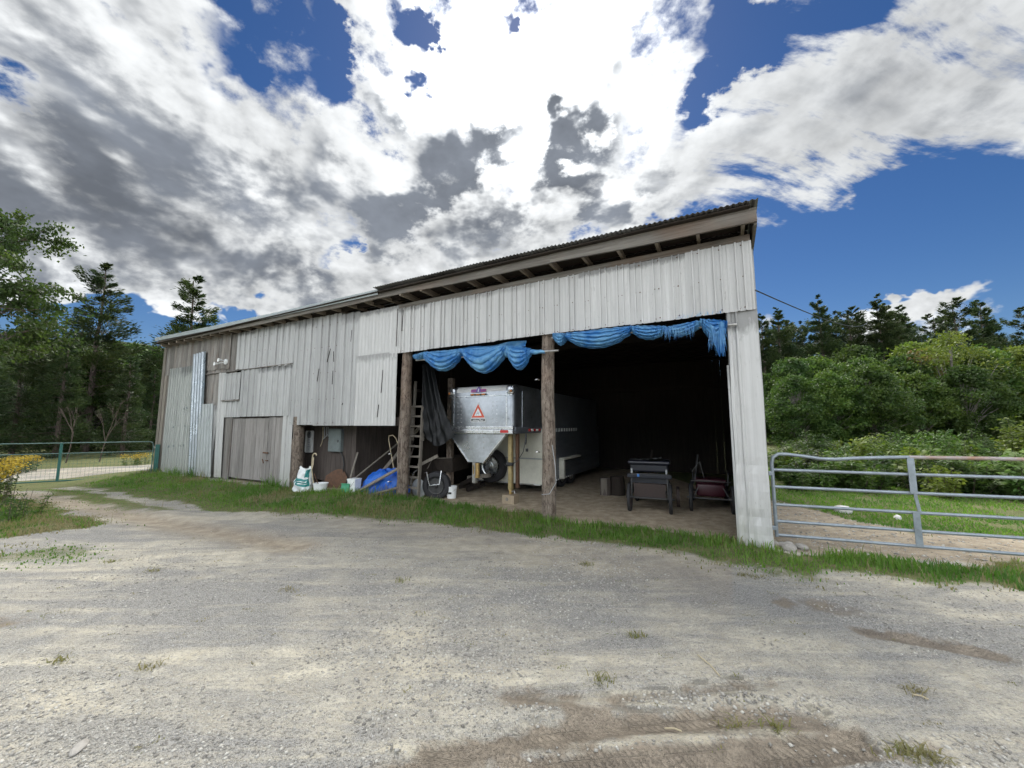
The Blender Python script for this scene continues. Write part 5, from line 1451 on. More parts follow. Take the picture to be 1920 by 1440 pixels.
for xq in (1.60, 3.15):
    for z0_, z1_, tw in ((1.27, 0.80, 0.0), (0.56, 0.12, 0.0)):
        MB().box((xq, -0.026, (z0_+z1_)/2), (0.075, 0.012, z0_-z1_)).box((xq+0.034, -0.012, (z0_+z1_)/2), (0.008, 0.034, z0_-z1_)).build('upright', 'gate_steel', gate)
    MB().beam((xq+0.01, -0.026, 0.80), (xq+0.04, -0.022, 0.56), 0.035, 0.012, (0, 1, 0)).build('upright', 'gate_steel', gate)
MB().rbox((-0.02, 0, 0.22), (0.07, 0.05, 0.06), 0.01).build('hinge', 'gate_steel', gate)
MB().rbox((-0.02, 0, 1.0), (0.07, 0.05, 0.06), 0.01).build('hinge', 'gate_steel', gate)
# stones at the corner post
def rock(name, loc, size, mat, label, cat='stone', group=None, seed=0):
    bm = bmesh.new(); bmesh.ops.create_icosphere(bm, subdivisions=2, radius=1.0)
    rn = random.Random(seed)
    ph = [rn.uniform(0, 6) for _ in range(6)]
    for v in bm.verts:
        c = v.co
        k = 1+0.16*math.sin(c.x*2.3+ph[0])+0.14*math.sin(c.y*2.9+ph[1])+0.12*math.sin(c.z*3.1+ph[2])+0.06*math.sin((c.x+c.z)*6+ph[3])
        v.co = Vector((c.x*size[0]*k, c.y*size[1]*k, c.z*size[2]*k))
    me = bpy.data.meshes.new(name); bm.to_mesh(me); bm.free()
    me.materials.append(MATS[mat]); me.polygons.foreach_set('use_smooth', [True]*len(me.polygons))
    o = bpy.data.objects.new(name, me); C.objects.link(o)
    z = float(ground_h(loc[0], loc[1])); o.location = (loc[0], loc[1], z+size[2]*0.45)
    o.rotation_euler = (0, 0, rn.uniform(0, 3))
    return tag(o, label, cat, group)
rocks = [((3.84, 5.62), (.10, .07, .05), 'largest grey stone at the foot of the corner column'), ((3.80, 5.46), (.11, .08, .055), 'flat grey stone nearest the corner column'),
         ((4.00, 5.50), (.075, .06, .055), 'rounded pale stone right of the others at the corner column'), ((3.95, 5.72), (.06, .05, .035), 'small stone farthest from the yard under the gate hinge'), ((3.74, 5.68), (.06, .05, .04), 'small stone tucked behind the corner column')]
for k, (l, s_, lab) in enumerate(rocks):
    rock('stone', l, s_, 'rock', lab, group='stones by the gate', seed=k)
rock('stone_block', (6.50, 7.75), (.17, .12, .10), 'white_rock', 'white stone block lying at the edge of the paddock dirt', seed=20)
rock('stone', (7.05, 7.25), (.07, .06, .05), 'white_rock', 'small white stone in the paddock right of the white block', seed=21)
rock('stone', (-2.28, 2.22), (.05, .035, .012), 'rock', 'flat pale stone in the gravel at lower left', seed=22)

# ------------------------------------------------------------------ green wire gate on the left
w0 = Vector((-13.05, 14.35, 0)); w1 = Vector((-16.2, 12.3, 0))
wdv = (w1-w0).normalized()
wg = thing('wire_gate', 'dark green tube gate filled with wire mesh at the left', 'gate', w0, math.atan2(wdv.y, wdv.x))
WL = 5.2
MB().tube([(0.12, 0, -0.12), (0.12, 0, 0.98), (0.16, 0, 1.10), (0.26, 0, 1.125), (WL, 0, 1.125)], 0.018, 8).build('top_rail', 'green_rail', wg, smooth=True)
MB().tube([(0.12, 0, 0.78), (WL, 0, 0.78)], 0.016, 8).build('rail', 'green_rail', wg, smooth=True)
MB().tube([(0.12, 0, -0.12), (WL, 0, -0.12)], 0.022, 8).build('rail', 'green_paint', wg, smooth=True)
for xq in (2.42, 4.72):
    MB().span((xq-0.03, -0.03, -0.13), (xq+0.03, 0.03, 1.12)).build('upright', 'green_paint', wg)
wm = MB()
for k in range(9):
    z = -0.06+k*0.098; wm.beam((0.13, 0.012, z), (WL, 0.012, z), 0.004, 0.004)
for k in range(50):
    x = 0.2+k*0.10; wm.beam((x, 0.016, -0.12), (x, 0.016, 0.78), 0.0035, 0.0035)
wo_ = wm.build('wire_mesh', 'green_paint', wg); wo_['kind'] = 'stuff'
MB().span((-0.06, -0.05, -0.3), (0.06, 0.05, 1.02)).build('post', 'green_paint', wg)
MB().rbox((0.06, -0.02, 0.92), (0.14, 0.05, 0.03), 0.008).build('latch', 'chrome', wg)
# ------------------------------------------------------------------ vegetation
def leaf_quads(centers, dirs, ups, L, Wd, tri=False):
    """leaf-sized kites: base, two shoulders, tip"""
    n = len(centers)
    dirs = dirs/np.linalg.norm(dirs, axis=1, keepdims=True)
    side = np.cross(dirs, ups); side /= np.maximum(np.linalg.norm(side, axis=1, keepdims=True), 1e-6)
    L = np.broadcast_to(L, n)[:, None]; Wd = np.broadcast_to(Wd, n)[:, None]
    b = centers - dirs*L*0.5
    tp = centers + dirs*L*0.5
    m = centers - dirs*L*0.05
    v = np.stack([b, m+side*Wd*0.5, tp, m-side*Wd*0.5], 1).reshape(-1, 3)
    f = np.arange(4*n).reshape(n, 4)
    return v, f
def rand_dirs(n, g=rng):
    d = g.normal(size=(n, 3)); return d/np.linalg.norm(d, axis=1, keepdims=True)
def crown_mesh(name, v, f, mat, parent=None):
    return np_mesh(name, v, f, mat, parent)

def make_pine(seed, H, mat='pine_needles', base=0.22, spread=0.20, layers=17, droop=-0.02, dens=1.0, leaf=0.42, lean_top=0.0, ragged=0.35):
    g = np.random.default_rng(seed)
    rnd = random.Random(seed)
    root = thing('pine_tree', '', 'tree')
    tb = MB()
    k = 8
    tb.tube([(0.12*math.sin(i*0.9+seed)*i/k + lean_top*(i/k)**2, 0.10*math.cos(i*1.1+seed)*i/k, H*i/k) for i in range(k+1)], [0.016*H*(1-0.93*i/k)+0.015 for i in range(k+1)], 7)
    C_, D_, U_, Ls, Ws = [], [], [], [], []
    for l in range(layers):
        f = base + (1-base)*(l/(layers-1))**0.92
        z0 = H*f
        nb = rnd.randint(4, 6) if f < 0.9 else rnd.randint(3, 4)
        rad = spread*H*(1-f)**0.72*(0.55+0.45*min(1, (f-base+0.10)/0.22)) + 0.03*H*0.5
        a0 = rnd.uniform(0, 6.28)
        for b in range(nb):
            a = a0 + 6.283*b/nb + rnd.uniform(-.4, .4)
            r = rad*rnd.uniform(1-ragged, 1+ragged*0.75)
            zz_ = z0 + rnd.uniform(-.02, .02)*H
            tipz = zz_ + r*(rnd.uniform(0.05, 0.40) + (0.5 if f > 0.85 else 0) + droop)
            p0 = np.array([0, 0, zz_]); p1 = np.array([r*math.cos(a), r*math.sin(a), tipz])
            pm = (p0+p1)/2 + np.array([0, 0, -0.06*r])
            tb.tube([tuple(p0), tuple(pm), tuple(p1)], [0.0035*H*(1-f)+0.015, 0.02, 0.008], 4, cap=False)
            n = int((26+46*r)*dens)
            t_ = 0.25+0.75*g.random(n)**0.7
            pts = (1-t_)[:, None]**2*p0 + (2*t_*(1-t_))[:, None]*pm + (t_**2)[:, None]*p1
            wdt = 0.42*r*np.sin(np.clip(t_, 0, 1)*math.pi*0.86)+0.10
            dirn = np.array([math.cos(a), math.sin(a), 0.15]); sd_ = np.array([-math.sin(a), math.cos(a), 0])
            off = g.normal(size=n)*0.48
            pts = pts + sd_*(off*wdt)[:, None] + np.array([0, 0, 1])*(g.normal(size=n)*0.11*r+0.03)[:, None]
            d = dirn + sd_*(off*1.1)[:, None] + np.array([0, 0, 1])*(0.25+0.35*g.normal(size=n))[:, None]
            C_.append(pts); D_.append(d); U_.append(rand_dirs(n, g)*0.7+np.array([0, 0, 0.8])); Ls.append(leaf*(0.6+0.7*g.random(n))); Ws.append(leaf*0.30*(0.6+0.7*g.random(n)))
    tb.build('trunk', 'bark', root, smooth=True)
    v, f = leaf_quads(np.concatenate(C_), np.concatenate(D_), np.concatenate(U_), np.concatenate(Ls), np.concatenate(Ws))
    crown_mesh('crown', v, f, mat, root)
    return root
def make_broad(seed, H, mat, W=0.36, n_clump=70, per=150, leaf=0.26, trunk='grey_bark', low=0.12, clump=0.13, name='broadleaf_tree'):
    g = np.random.default_rng(seed)
    rnd = random.Random(seed)
    root = thing(name, '', 'tree')
    tb = MB()
    k = 6
    stem = [(0.15*math.sin(i+seed), 0.12*math.cos(i*1.3+seed), 0.72*H*i/k) for i in range(k+1)]
    tb.tube(stem, [0.017*H*(1-0.8*i/k)+0.02 for i in range(k+1)], 7)
    C_, D_, U_, L_, W_ = [], [], [], [], []
    for c in range(n_clump):
        f = rnd.random()
        zc = H*(low+(0.95-low)*f)
        prof = math.sin(math.pi*min(1, max(0.02, (f*0.92+0.10))))**0.6
        r = W*H*prof*math.sqrt(rnd.uniform(0.12, 1.0))
        a = rnd.uniform(0, 6.283)
        cc = np.array([r*math.cos(a), r*math.sin(a), zc])
        i0 = min(k-1, int(f*k*0.75)); p0 = stem[i0]
        tb.tube([p0, ((p0[0]+cc[0])/2, (p0[1]+cc[1])/2, (p0[2]+cc[2])/2+0.02*H), tuple(cc)], [0.006*H*(1-f*0.6), 0.004*H, 0.012], 4, cap=False)
        n = int(per*rnd.uniform(0.6, 1.3)); cr = clump*H*rnd.uniform(0.6, 1.25)
        q = rand_dirs(n, g)*(cr*g.random(n)**0.42)[:, None]; q[:, 2] *= 0.62
        C_.append(cc+q); d = rand_dirs(n, g); d[:, 2] -= 0.25; d += q/cr*0.5; D_.append(d)
        u = rand_dirs(n, g)*0.8; u[:, 2] += 0.7; U_.append(u)
        L_.append(leaf*(0.6+0.8*g.random(n))); W_.append(leaf*0.62*(0.6+0.7*g.random(n)))
    tb.build('trunk', trunk, root, smooth=True)
    v, f = leaf_quads(np.concatenate(C_), np.concatenate(D_), np.concatenate(U_), np.concatenate(L_), np.concatenate(W_))
    crown_mesh('crown', v, f, mat, root)
    return root
used = set()
def place(proto, x, y, rz, sc, label, group, sz=None, mat=None, z=None):
    o = proto if id(proto) not in used else copy_tree(proto)
    used.add(id(proto))
    o.location = (x, y, float(ground_h(x, y)) - 0.05 if z is None else z)
    o.rotation_euler = (0, 0, rz); o.scale = (sc, sc, sz if sz else sc)
    tag(o, label, 'tree' if o.get('category') is None else o['category'], group)
    return o
ORD = ['first', 'second', 'third', 'fourth', 'fifth', 'sixth', 'seventh', 'eighth', 'ninth', 'tenth', 'eleventh', 'twelfth', 'thirteenth', 'fourteenth', 'fifteenth', 'sixteenth', 'seventeenth', 'eighteenth', 'nineteenth', 'twentieth']
# --- protos
P1 = make_pine(1, 17, layers=18, spread=0.22, dens=2.3, ragged=0.5, leaf=0.34)
P2 = make_pine(2, 17, layers=16, spread=0.26, dens=2.2, ragged=0.6, lean_top=0.5, leaf=0.34)
P3 = make_pine(3, 17, layers=20, spread=0.19, base=0.15, dens=2.3, ragged=0.5, leaf=0.34)
S1 = make_pine(4, 14, 'spruce_needles', base=0.06, spread=0.22, layers=22, droop=-0.25, leaf=0.34, dens=1.1)
B1 = make_broad(11, 9, 'broad_leaves', n_clump=115, per=170, leaf=0.29)
B2 = make_broad(12, 9, 'dark_leaves', n_clump=120, per=170, W=0.42, low=0.04, leaf=0.29)
B3 = make_broad(13, 9, 'yellow_leaves', n_clump=100, per=150, W=0.34, leaf=0.28)
# --- right-hand tree line; x at camera depth y
pine_spots = [(31.2, 47, 15.2, P3), (33.9, 48, 15.5, P1), (36.5, 50, 14.6, P2), (38.9, 47.5, 17.2, P1), (41.5, 50, 15.0, P3), (44.5, 49, 16.2, P2), (46.4, 47.5, 17.3, P1), (48.4, 48.5, 16.6, P3), (50.6, 49, 16.3, P2), (53.5, 51, 16.0, P1), (57.2, 48, 17.6, P2), (60.6, 48.5, 16.8, P3), (63.0, 50, 15.6, P1), (65.2, 48, 16.2, P2),
              (35.0, 55, 15.5, P2), (43.0, 56, 16.0, P1), (52.0, 57, 16.5, P3), (60, 57, 16.0, P1), (32.5, 52, 15.0, P1), (37.5, 53, 15.6, P3), (40.2, 54, 15.8, P2), (45.6, 53, 16.6, P1), (49.5, 54, 17.0, P2), (55.5, 54, 17.2, P1), (58.8, 53, 16.6, P2), (63.5, 55, 17.2, P3)]
pine_spots = pine_spots[:14] + sorted(pine_spots[14:], key=lambda q: q[0]/q[1])
for i, (x, y, h, pr) in enumerate(pine_spots):
    lab = '%s dark pine from the barn corner in the front of the far right tree line' % ORD[i] if i < 14 else '%s pine from the barn in the rear row of the right tree line' % ORD[i-14]
    place(pr, x, y, random.uniform(0, 6.28), h/17*random.uniform(1.0, 1.06), lab, 'pines of the right tree line')
broad_spots = [(22.5, 30.5, 5.6, B2, 'dark'), (25.5, 31, 6.0, B1, 'green'), (28.5, 30.5, 6.2, B2, 'dark'), (32.5, 31, 6.0, B1, 'green'), (36.0, 30.5, 6.4, B2, 'dark'), (26.0, 35.5, 7.6, B2, 'dark'), (29.5, 37, 8.2, B1, 'green'), (33.2, 36, 8.4, B1, 'green'), (36.2, 35, 8.0, B2, 'dark'), (39.5, 37, 9.8, B3, 'yellow-green'), (42.4, 36, 8.6, B2, 'dark'), (45.0, 37, 9.6, B1, 'green'), (48.0, 36, 9.3, B3, 'yellow-green'), (51.0, 37.5, 9.0, B2, 'dark'), (54.5, 37, 9.6, B1, 'green'), (23.5, 38, 7.2, B2, 'dark'), (31.0, 41.5, 9.0, B2, 'dark'), (38.0, 42, 10.0, B2, 'dark'), (46.5, 42, 11.0, B1, 'green')]
for i, (x, y, h, pr, cw_) in enumerate(sorted(broad_spots, key=lambda q: q[0]/q[1])):
    place(pr, x, y, random.uniform(0, 6.28), h/9, '%s leafy tree from the barn, %s, below the pines on the right' % (ORD[i], cw_), 'leafy trees on the right', sz=h/9*random.uniform(0.98, 1.06))
# bare-stemmed birch and a reddening maple
BR = make_broad(21, 9, 'red_leaves', W=0.22, n_clump=16, per=80, low=0.45, name='maple_tree', leaf=0.22)
place(BR, 36.6, 34.5, 1.0, 1.0, 'slim maple turning red among the green trees on the right', None)
BS = make_broad(22, 10, 'yellow_leaves', W=0.30, n_clump=22, per=110, low=0.55, name='birch_tree', leaf=0.24)
place(BS, 38.6, 33.5, 0.4, 1.0, 'pale-stemmed tree with a high thin crown right of the red maple', None)
# --- dark mass of forest behind everything
def wood_mass(name, spots, mat, label, leaf=0.8, per=900, hh=(5, 9), seed=3):
    g = np.random.default_rng(seed)
    Cs = []
    for (x, y, w, h) in spots:
        n = per
        p = np.stack([x+(g.random(n)-.5)*w, y+(g.random(n)-.5)*w*0.6, np.zeros(n)], 1)
        prof = h*(0.65+0.35*vnoise(p[:, 0]*0.35+seed, p[:, 1]*0.35))
        p[:, 2] = ground_h(p[:, 0], p[:, 1]) + prof*g.random(n)**0.75
        Cs.append(p)
    c = np.concatenate(Cs); n = len(c)
    u = rand_dirs(n, g)
    v, f = leaf_quads(c, rand_dirs(n, g), u, leaf*(0.5+g.random(n)), leaf*0.7*(0.5+g.random(n)))
    o = np_mesh(name, v, f, mat)
    return tag(o, label, 'woods', kind='stuff')
wood_mass('far_woods', [(20+4*i, 52+2*(i % 3), 9, 12.5+1.6*math.sin(i*1.9)) for i in range(15)] + [(34+4*i, 41, 6, 4.5) for i in range(6)] + [(70+7*i, 50-6*i, 14, 14) for i in range(4)], 'dark_leaves', 'dark mass of woods filling in behind the right tree line', 0.62, 1900)
wood_mass('far_woods', [(-62+3.6*i, 38+3.0*math.sin(i*1.7), 9, 5.6+1.0*math.sin(i*2.1)) for i in range(12)], 'dark_leaves', 'dark mass of woods filling in behind the left gate', 0.55, 1900, seed=9)
# forest on the far hill
def hill_wood():
    g = np.random.default_rng(17)
    n = 42000
    a = g.random(n); r = 190+170*g.random(n)
    az_ = R(-58)+R(34)*a
    x = r*np.sin(az_); y = r*np.cos(az_)
    z = ground_h(x, y)+g.random(n)*9
    c = np.stack([x, y, z], 1)
    v, f = leaf_quads(c, rand_dirs(n, g), rand_dirs(n, g), 4.5*(0.6+g.random(n)), 3.2*(0.6+g.random(n)))
    tag(np_mesh('hill_forest', v, f, 'dark_leaves'), 'distant forest covering the hill behind the left trees', 'forest', kind='stuff')
hill_wood()
# --- left-hand trees
LP = [(-22.0, 22.0, 5.6, S1, 'young spruce behind the right half of the wire gate'), (-24.6, 21.0, 6.6, S1, 'spruce behind the middle of the wire gate, left of the young one'), (-26.6, 19.0, 7.4, S1, 'spruce behind the left half of the wire gate'), (-23.8, 25.5, 5.4, S1, 'tall spruce close to the left corner boards of the barn'), (-26.0, 26.5, 5.8, S1, 'tall spruce second from the left barn corner'), (-27.2, 24.8, 12.2, P2, 'tall pointed pine left of the barn roof, behind the leafy tree'), (-25.4, 30.0, 13.4, P2, 'pine whose crown rises behind the left roof corner'), (-27.3, 30.5, 6.4, S1, 'dense spruce just left of the barn corner'),
      (-28.6, 29.0, 6.2, S1, 'dense spruce left of the one at the barn corner'), (-29.5, 23.0, 7.5, P2, 'broad pine behind the middle of the wire gate'), (-34.5, 27.0, 9.4, S1, 'spruce standing deep behind the wire gate'), (-31.5, 21.0, 8.0, S1, 'dark spruce at the left edge behind the goldenrod'), (-38, 31, 9.5, P1, 'pine half hidden behind the others at the left edge'), (-24.0, 30.0, 7.0, S1, 'spruce hidden to half by the barn corner boards'), (-34.5, 33, 8.5, P3, 'narrow pine seen between spruces on the left')]
for (x, y, h, pr, lab) in LP:
    base_h = 17 if pr is not S1 else 14
    place(pr, x, y, random.uniform(0, 6.28), h/base_h*1.05, lab, 'conifers on the left', sz=h/base_h)
for (x, y, h, pr, lab) in ((-28.5, 26.0, 6.4, B2, 'low dark leafy tree behind the wire gate'), (-33, 36, 9, B1, 'far green tree below the hill line on the left')):
    place(pr, x, y, random.uniform(0, 6), h/9, lab, 'leafy trees on the left')
# bare dead saplings behind the gate
for k, (x, y, h, lab) in enumerate(((-20.3, 17.8, 3.2, 'bare grey sapling with forked stems behind the wire gate'), (-19.2, 18.2, 3.6, 'second bare sapling leaning right behind the wire gate'))):
    o = thing('bare_sapling', lab, 'tree', (x, y, float(ground_h(x, y))), 0, 'bare saplings')
    mb = MB(); rn = random.Random(k)
    def br(p, d, L, r, dep):
        q = p+d*L
        mb.tube([p, (p+q)/2+Vector((rn.uniform(-.05, .05), 0, .02)), q], [r, r*0.8, r*0.6], 5, cap=False)
        if dep:
            for _ in range(3):
                br(p+d*L*rn.uniform(0.5, 1), (d+Vector((rn.uniform(-.7, .7), rn.uniform(-.5, .5), rn.uniform(-.1, .4)))).normalized(), L*0.6, r*0.55, dep-1)
    br(Vector((0, 0, 0)), Vector((0.12+0.1*k, 0, 1)).normalized(), h*0.45, 0.028, 3)
    mb.build('branches', 'bark', o)
# --- near leafy tree on the left edge (overhanging twigs)
def near_tree():
    g = np.random.default_rng(33); rn = random.Random(33)
    root = thing('birch_tree', 'large leafy tree reaching in from the left edge with thin outer twigs', 'tree', (-22.3, 15.0, -0.1))
    tb = MB()
    Hh = 10.6
    tb.tube([(0, 0, 0), (0.1, 0.05, 3), (0.3, 0.0, 6), (0.5, 0.1, 8.6), (0.9, 0.1, Hh)], [0.24, 0.19, 0.13, 0.07, 0.015], 9)
    Cc, Dd, Uu = [], [], []
    def twig(p, d, L, r, dep):
        q = p + d*L + Vector((0, 0, -0.10*L if dep == 0 else 0))
        m_ = (p+q)/2 + Vector((0, 0, 0.06*L))
        tb.tube([p, m_, q], [r, r*0.7, max(0.004, r*0.35)], 4, cap=False)
        if dep == 0:
            n = rn.randint(30, 42)
            t_ = 0.15+0.85*g.random(n)
            pts = np.array(p)[None]*(1-t_)[:, None]+np.array(q)[None]*t_[:, None]+g.normal(size=(n, 3))*np.array([0.13, 0.13, 0.11])
            Cc.append(pts); d_ = g.normal(size=(n, 3))*0.6; d_[:, 2] -= 0.7; Dd.append(d_); Uu.append(rand_dirs(n, g))
        else:
            for _ in range(4):
                s_ = rn.uniform(0.35, 1.0)
                nd = (d + Vector((rn.uniform(-.8, .8), rn.uniform(-.8, .8), rn.uniform(-.45, .45)))).normalized()
                twig(p+(q-p)*s_, nd, L*rn.uniform(0.45, 0.62), r*0.5, dep-1)
    for k in range(34):
        f = rn.uniform(0.38, 0.99)
        a = rn.uniform(0, 6.283)
        L = 2.1*(1-f)**0.6+0.85
        d = Vector((math.cos(a), math.sin(a), 0.25+0.6*f)).normalized()
        twig(Vector((0.6*f, 0, Hh*f*0.95)), d, L, 0.05*(1-f)+0.015, 2)
    for (z, L, up) in ((7.4, 3.1, 0.02), (6.9, 2.6, -0.02), (8.6, 2.2, 0.3), (6.3, 2.6, 0.05)):
        twig(Vector((0.35, 0, z)), Vector((0.93, -0.1+rn.uniform(-.2, .2), up)).normalized(), L, 0.03, 2)
    tb.build('trunk', 'bark', root, smooth=True)
    c = np.concatenate(Cc); n = len(c)
    v, f = leaf_quads(c, np.concatenate(Dd), np.concatenate(Uu), 0.14*(0.7+0.6*g.random(n)), 0.095*(0.7+0.6*g.random(n)))
    crown_mesh('crown', v, f, 'dark_leaves', root)
near_tree()
# --- shrubs and tall weeds along the paddock
def make_shrub(seed, mat, H=1.0, n=900, leaf=0.13, stems=14, spread=0.6, name='shrub'):
    g = np.random.default_rng(seed); rn = random.Random(seed)
    root = thing(name, '', 'shrub')
    tb = MB(); Cs, Ds, Us = [], [], []
    for s_ in range(stems):
        a = rn.uniform(0, 6.28); r = spread*math.sqrt(rn.random())
        h = H*rn.uniform(0.6, 1.05)*(1-0.35*(r/spread)**2)
        p0 = Vector((0.5*r*math.cos(a), 0.5*r*math.sin(a), 0)); p1 = Vector((r*math.cos(a), r*math.sin(a), h))
        tb.tube([p0, (p0+p1)/2+Vector((0, 0, .05*h)), p1], [0.012, 0.009, 0.004], 4, cap=False)
        k = n//stems
        t_ = 0.12+0.9*g.random(k)**0.8
        c = np.array(p0)[None]*(1-t_)[:, None]+np.array(p1)[None]*t_[:, None]
        az2 = g.random(k)*6.283
        o = np.stack([np.cos(az2), np.sin(az2), 0.15*g.normal(size=k)], 1)
        c = c + o*(0.05+0.13*H*g.random(k))[:, None]
        Cs.append(c); Ds.append(o+np.array([0, 0, -0.15])+0.3*g.normal(size=(k, 3))); Us.append(np.array([[0, 0, 1.0]])+0.5*g.normal(size=(k, 3)))
    tb.build('stems', 'bark', root)
    c = np.concatenate(Cs); m_ = len(c)
    v, f = leaf_quads(c, np.concatenate(Ds), np.concatenate(Us), leaf*(0.6+0.8*g.random(m_)), leaf*0.5*(0.6+0.8*g.random(m_)))
    crown_mesh('foliage', v, f, mat, root)
    return root
SH = [make_shrub(41, 'pale_leaves', 1.0, 1500), make_shrub(42, 'broad_leaves', 1.0, 1500, 0.11), make_shrub(43, 'yellow_leaves', 1.0, 1400, 0.12), make_shrub(44, 'dark_leaves', 1.0, 1600, 0.10)]
rs = random.Random(5)
shr = []
for i in range(58):
    f = i/57
    x = 6.6 + 10.5*f + rs.uniform(-.4, .4); y = 11.2 - 3.6*f + rs.uniform(-.5, 1.9)
    shr.append((x, y, rs.uniform(0.65, 1.1)*(0.75+0.035*y)))
for i in range(30):
    x = rs.uniform(9, 24); y = x*rs.uniform(0.75, 1.25)
    if y > 9.5: shr.append((x, y, rs.uniform(0.7, 1.15)))
kc = {}
def ORD2(k):
    return ORD[k-1] if k <= len(ORD) else '%d%s' % (k, 'st' if k % 10 == 1 else 'nd' if k % 10 == 2 else 'rd' if k % 10 == 3 else 'th')
shr = [q for q in shr if to_barn(q[0], q[1])[0] > 1.6]
for i, (x, y, h) in enumerate(sorted(shr, key=lambda q: q[0]/q[1])):
    k = rs.choice([0, 1, 1, 2, 3, 3])
    kc[k] = kc.get(k, 0)+1
    kn = ['pale-leaved', 'fresh green', 'yellow-green', 'dark green'][k]
    place(SH[k], x, y, rs.uniform(0, 6), h, '%s shrub, %s of its colour from the barn in the thicket beyond the paddock' % (kn, ORD2(kc[k])), 'thicket beyond the paddock')
# taller bushes in the thicket
BU = [make_shrub(51, 'broad_leaves', 2.6, 5200, 0.17, 34, 1.5, 'bush'), make_shrub(52, 'dark_leaves', 2.6, 5200, 0.16, 34, 1.5, 'bush'), make_shrub(53, 'yellow_leaves', 2.4, 3800, 0.17, 26, 1.2, 'bush')]
for k, (x, y, h, pr, lab) in enumerate(((11.3, 12.2, 0.62, BU[2], 'tall pale bush behind the gate, left of its upright'), (14.2, 13.4, 0.66, BU[0], 'tall green bush behind the upright of the farm gate'), (18.5, 14.0, 0.85, BU[2], 'tall yellow-green bush at the right edge above the gate'),
        (12.0, 15.5, 0.6, BU[1], 'dark bush just right of the corner column behind the thicket'), (9.6, 13.4, 0.5, BU[1], 'low dark bush nearest the corner column'), (16.5, 17.0, 0.6, BU[1], 'dark bush behind the thicket left of the gate upright'), (21.5, 18.0, 0.6, BU[1], 'dark bush behind the thicket right of the gate upright'))):
    place(pr, x, y, k*1.3, h, lab, 'bushes beyond the paddock')
# --- goldenrod at the left edge
def goldenrod(x, y, n, H, spread, label, seed, flowers=True):
    rn = random.Random(seed); g = np.random.default_rng(seed)
    root = thing('goldenrod', label, 'flowers', (x, y, float(ground_h(x, y))-0.02), 0, 'goldenrod clumps')
    st = MB(); Cl, Dl, Cf, Df = [], [], [], []
    for _ in range(n):
        a = rn.uniform(0, 6.28); r = spread*math.sqrt(rn.random())
        h = H*rn.uniform(0.75, 1.08); bx, by = r*math.cos(a), r*math.sin(a)
        tx, ty = bx*1.15+rn.uniform(-.08, .08), by*1.15
        st.tube([(bx, by, 0), ((bx+tx)/2, (by+ty)/2, h*0.55), (tx, ty, h)], [0.006, 0.005, 0.003], 4, cap=False)
        k = 34
        t_ = g.random(k)*0.85
        c = np.stack([bx+(tx-bx)*t_, by+(ty-by)*t_, h*t_], 1)+g.normal(size=(k, 3))*0.035
        d = g.normal(size=(k, 3)); d[:, 2] = np.abs(d[:, 2])*0.4; Cl.append(c); Dl.append(d)
        if flowers:
            k = 42
            p = g.normal(size=(k, 3))*np.array([0.075, 0.075, 0.045]); p[:, 2] += h+0.0; p[:, 0] += tx; p[:, 1] += ty
            Cf.append(p); Df.append(rand_dirs(k, g))
    st.build('stems', 'bark', root)
    c = np.concatenate(Cl); m_ = len(c); v, f = leaf_quads(c, np.concatenate(Dl), rand_dirs(m_, g), 0.10, 0.02); np_mesh('leaves', v, f, 'dark_leaves', root)
    if flowers:
        c = np.concatenate(Cf); m_ = len(c); v, f = leaf_quads(c, np.concatenate(Df), rand_dirs(m_, g), 0.045, 0.03); np_mesh('blossoms', v, f, 'flower_yellow', root)
goldenrod(-11.0, 8.05, 36, 0.86, 0.55, 'yellow goldenrod clump at the left edge, nearest and tallest', 1)
goldenrod(-11.8, 8.9, 20, 0.75, 0.40, 'goldenrod clump just behind the tallest one at the left edge', 2)
goldenrod(-16.2, 17.0, 14, 0.42, 0.5, 'low goldenrod beyond the wire gate near the barn corner', 3)
goldenrod(-19.6, 15.6, 26, 0.6, 0.6, 'goldenrod patch on the road verge beyond the wire gate', 4)
goldenrod(-9.3, 7.2, 20, 0.5, 0.5, 'leafy weeds without flowers in front of the goldenrod', 5, False)
place(SH[0], -13.6, 15.6, 0.3, 0.95, 'pale leafy shrub behind the gate post at the barn corner', None)

# ------------------------------------------------------------------ grass
def blades(name, x, y, h, mat, label, w=0.006, lean=0.5, seed=1):
    g = np.random.default_rng(seed)
    n = len(x)
    z = ground_h(x, y)-0.005
    a = g.random(n)*6.283; ln = h*lean*(0.3+g.random(n))
    ax = np.stack([np.cos(a), np.sin(a)], 1)
    sx = np.stack([-np.sin(a+g.normal(size=n)*.6), np.cos(a), np.zeros(n)], 1)*(w*(0.7+0.6*g.random(n)))[:, None]
    p0 = np.stack([x, y, z], 1)
    p1 = p0 + np.concatenate([ax*(ln*0.35)[:, None], (h*0.58)[:, None]], 1)
    p2 = p0 + np.concatenate([ax*ln[:, None], (h*(1-0.25*lean))[:, None]], 1)
    v = np.stack([p0-sx, p0+sx, p1+sx*0.8, p1-sx*0.8, p2], 1).reshape(-1, 3)
    i = np.arange(n)[:, None]*5
    q = np.concatenate([i+np.array([[0, 1, 2]]), i+np.array([[0, 2, 3]]), i+np.array([[3, 2, 4]])], 1).reshape(-1, 3)
    o = np_mesh(name, v, q, mat)
    return tag(o, label, 'grass', kind='stuff')
g = np.random.default_rng(77)
def scatter(n, x0, x1, y0, y1, dens_fn):
    x = x0+(x1-x0)*g.random(n); y = y0+(y1-y0)*g.random(n)
    k = g.random(n) < dens_fn(x, y)
    return x[k], y[k]
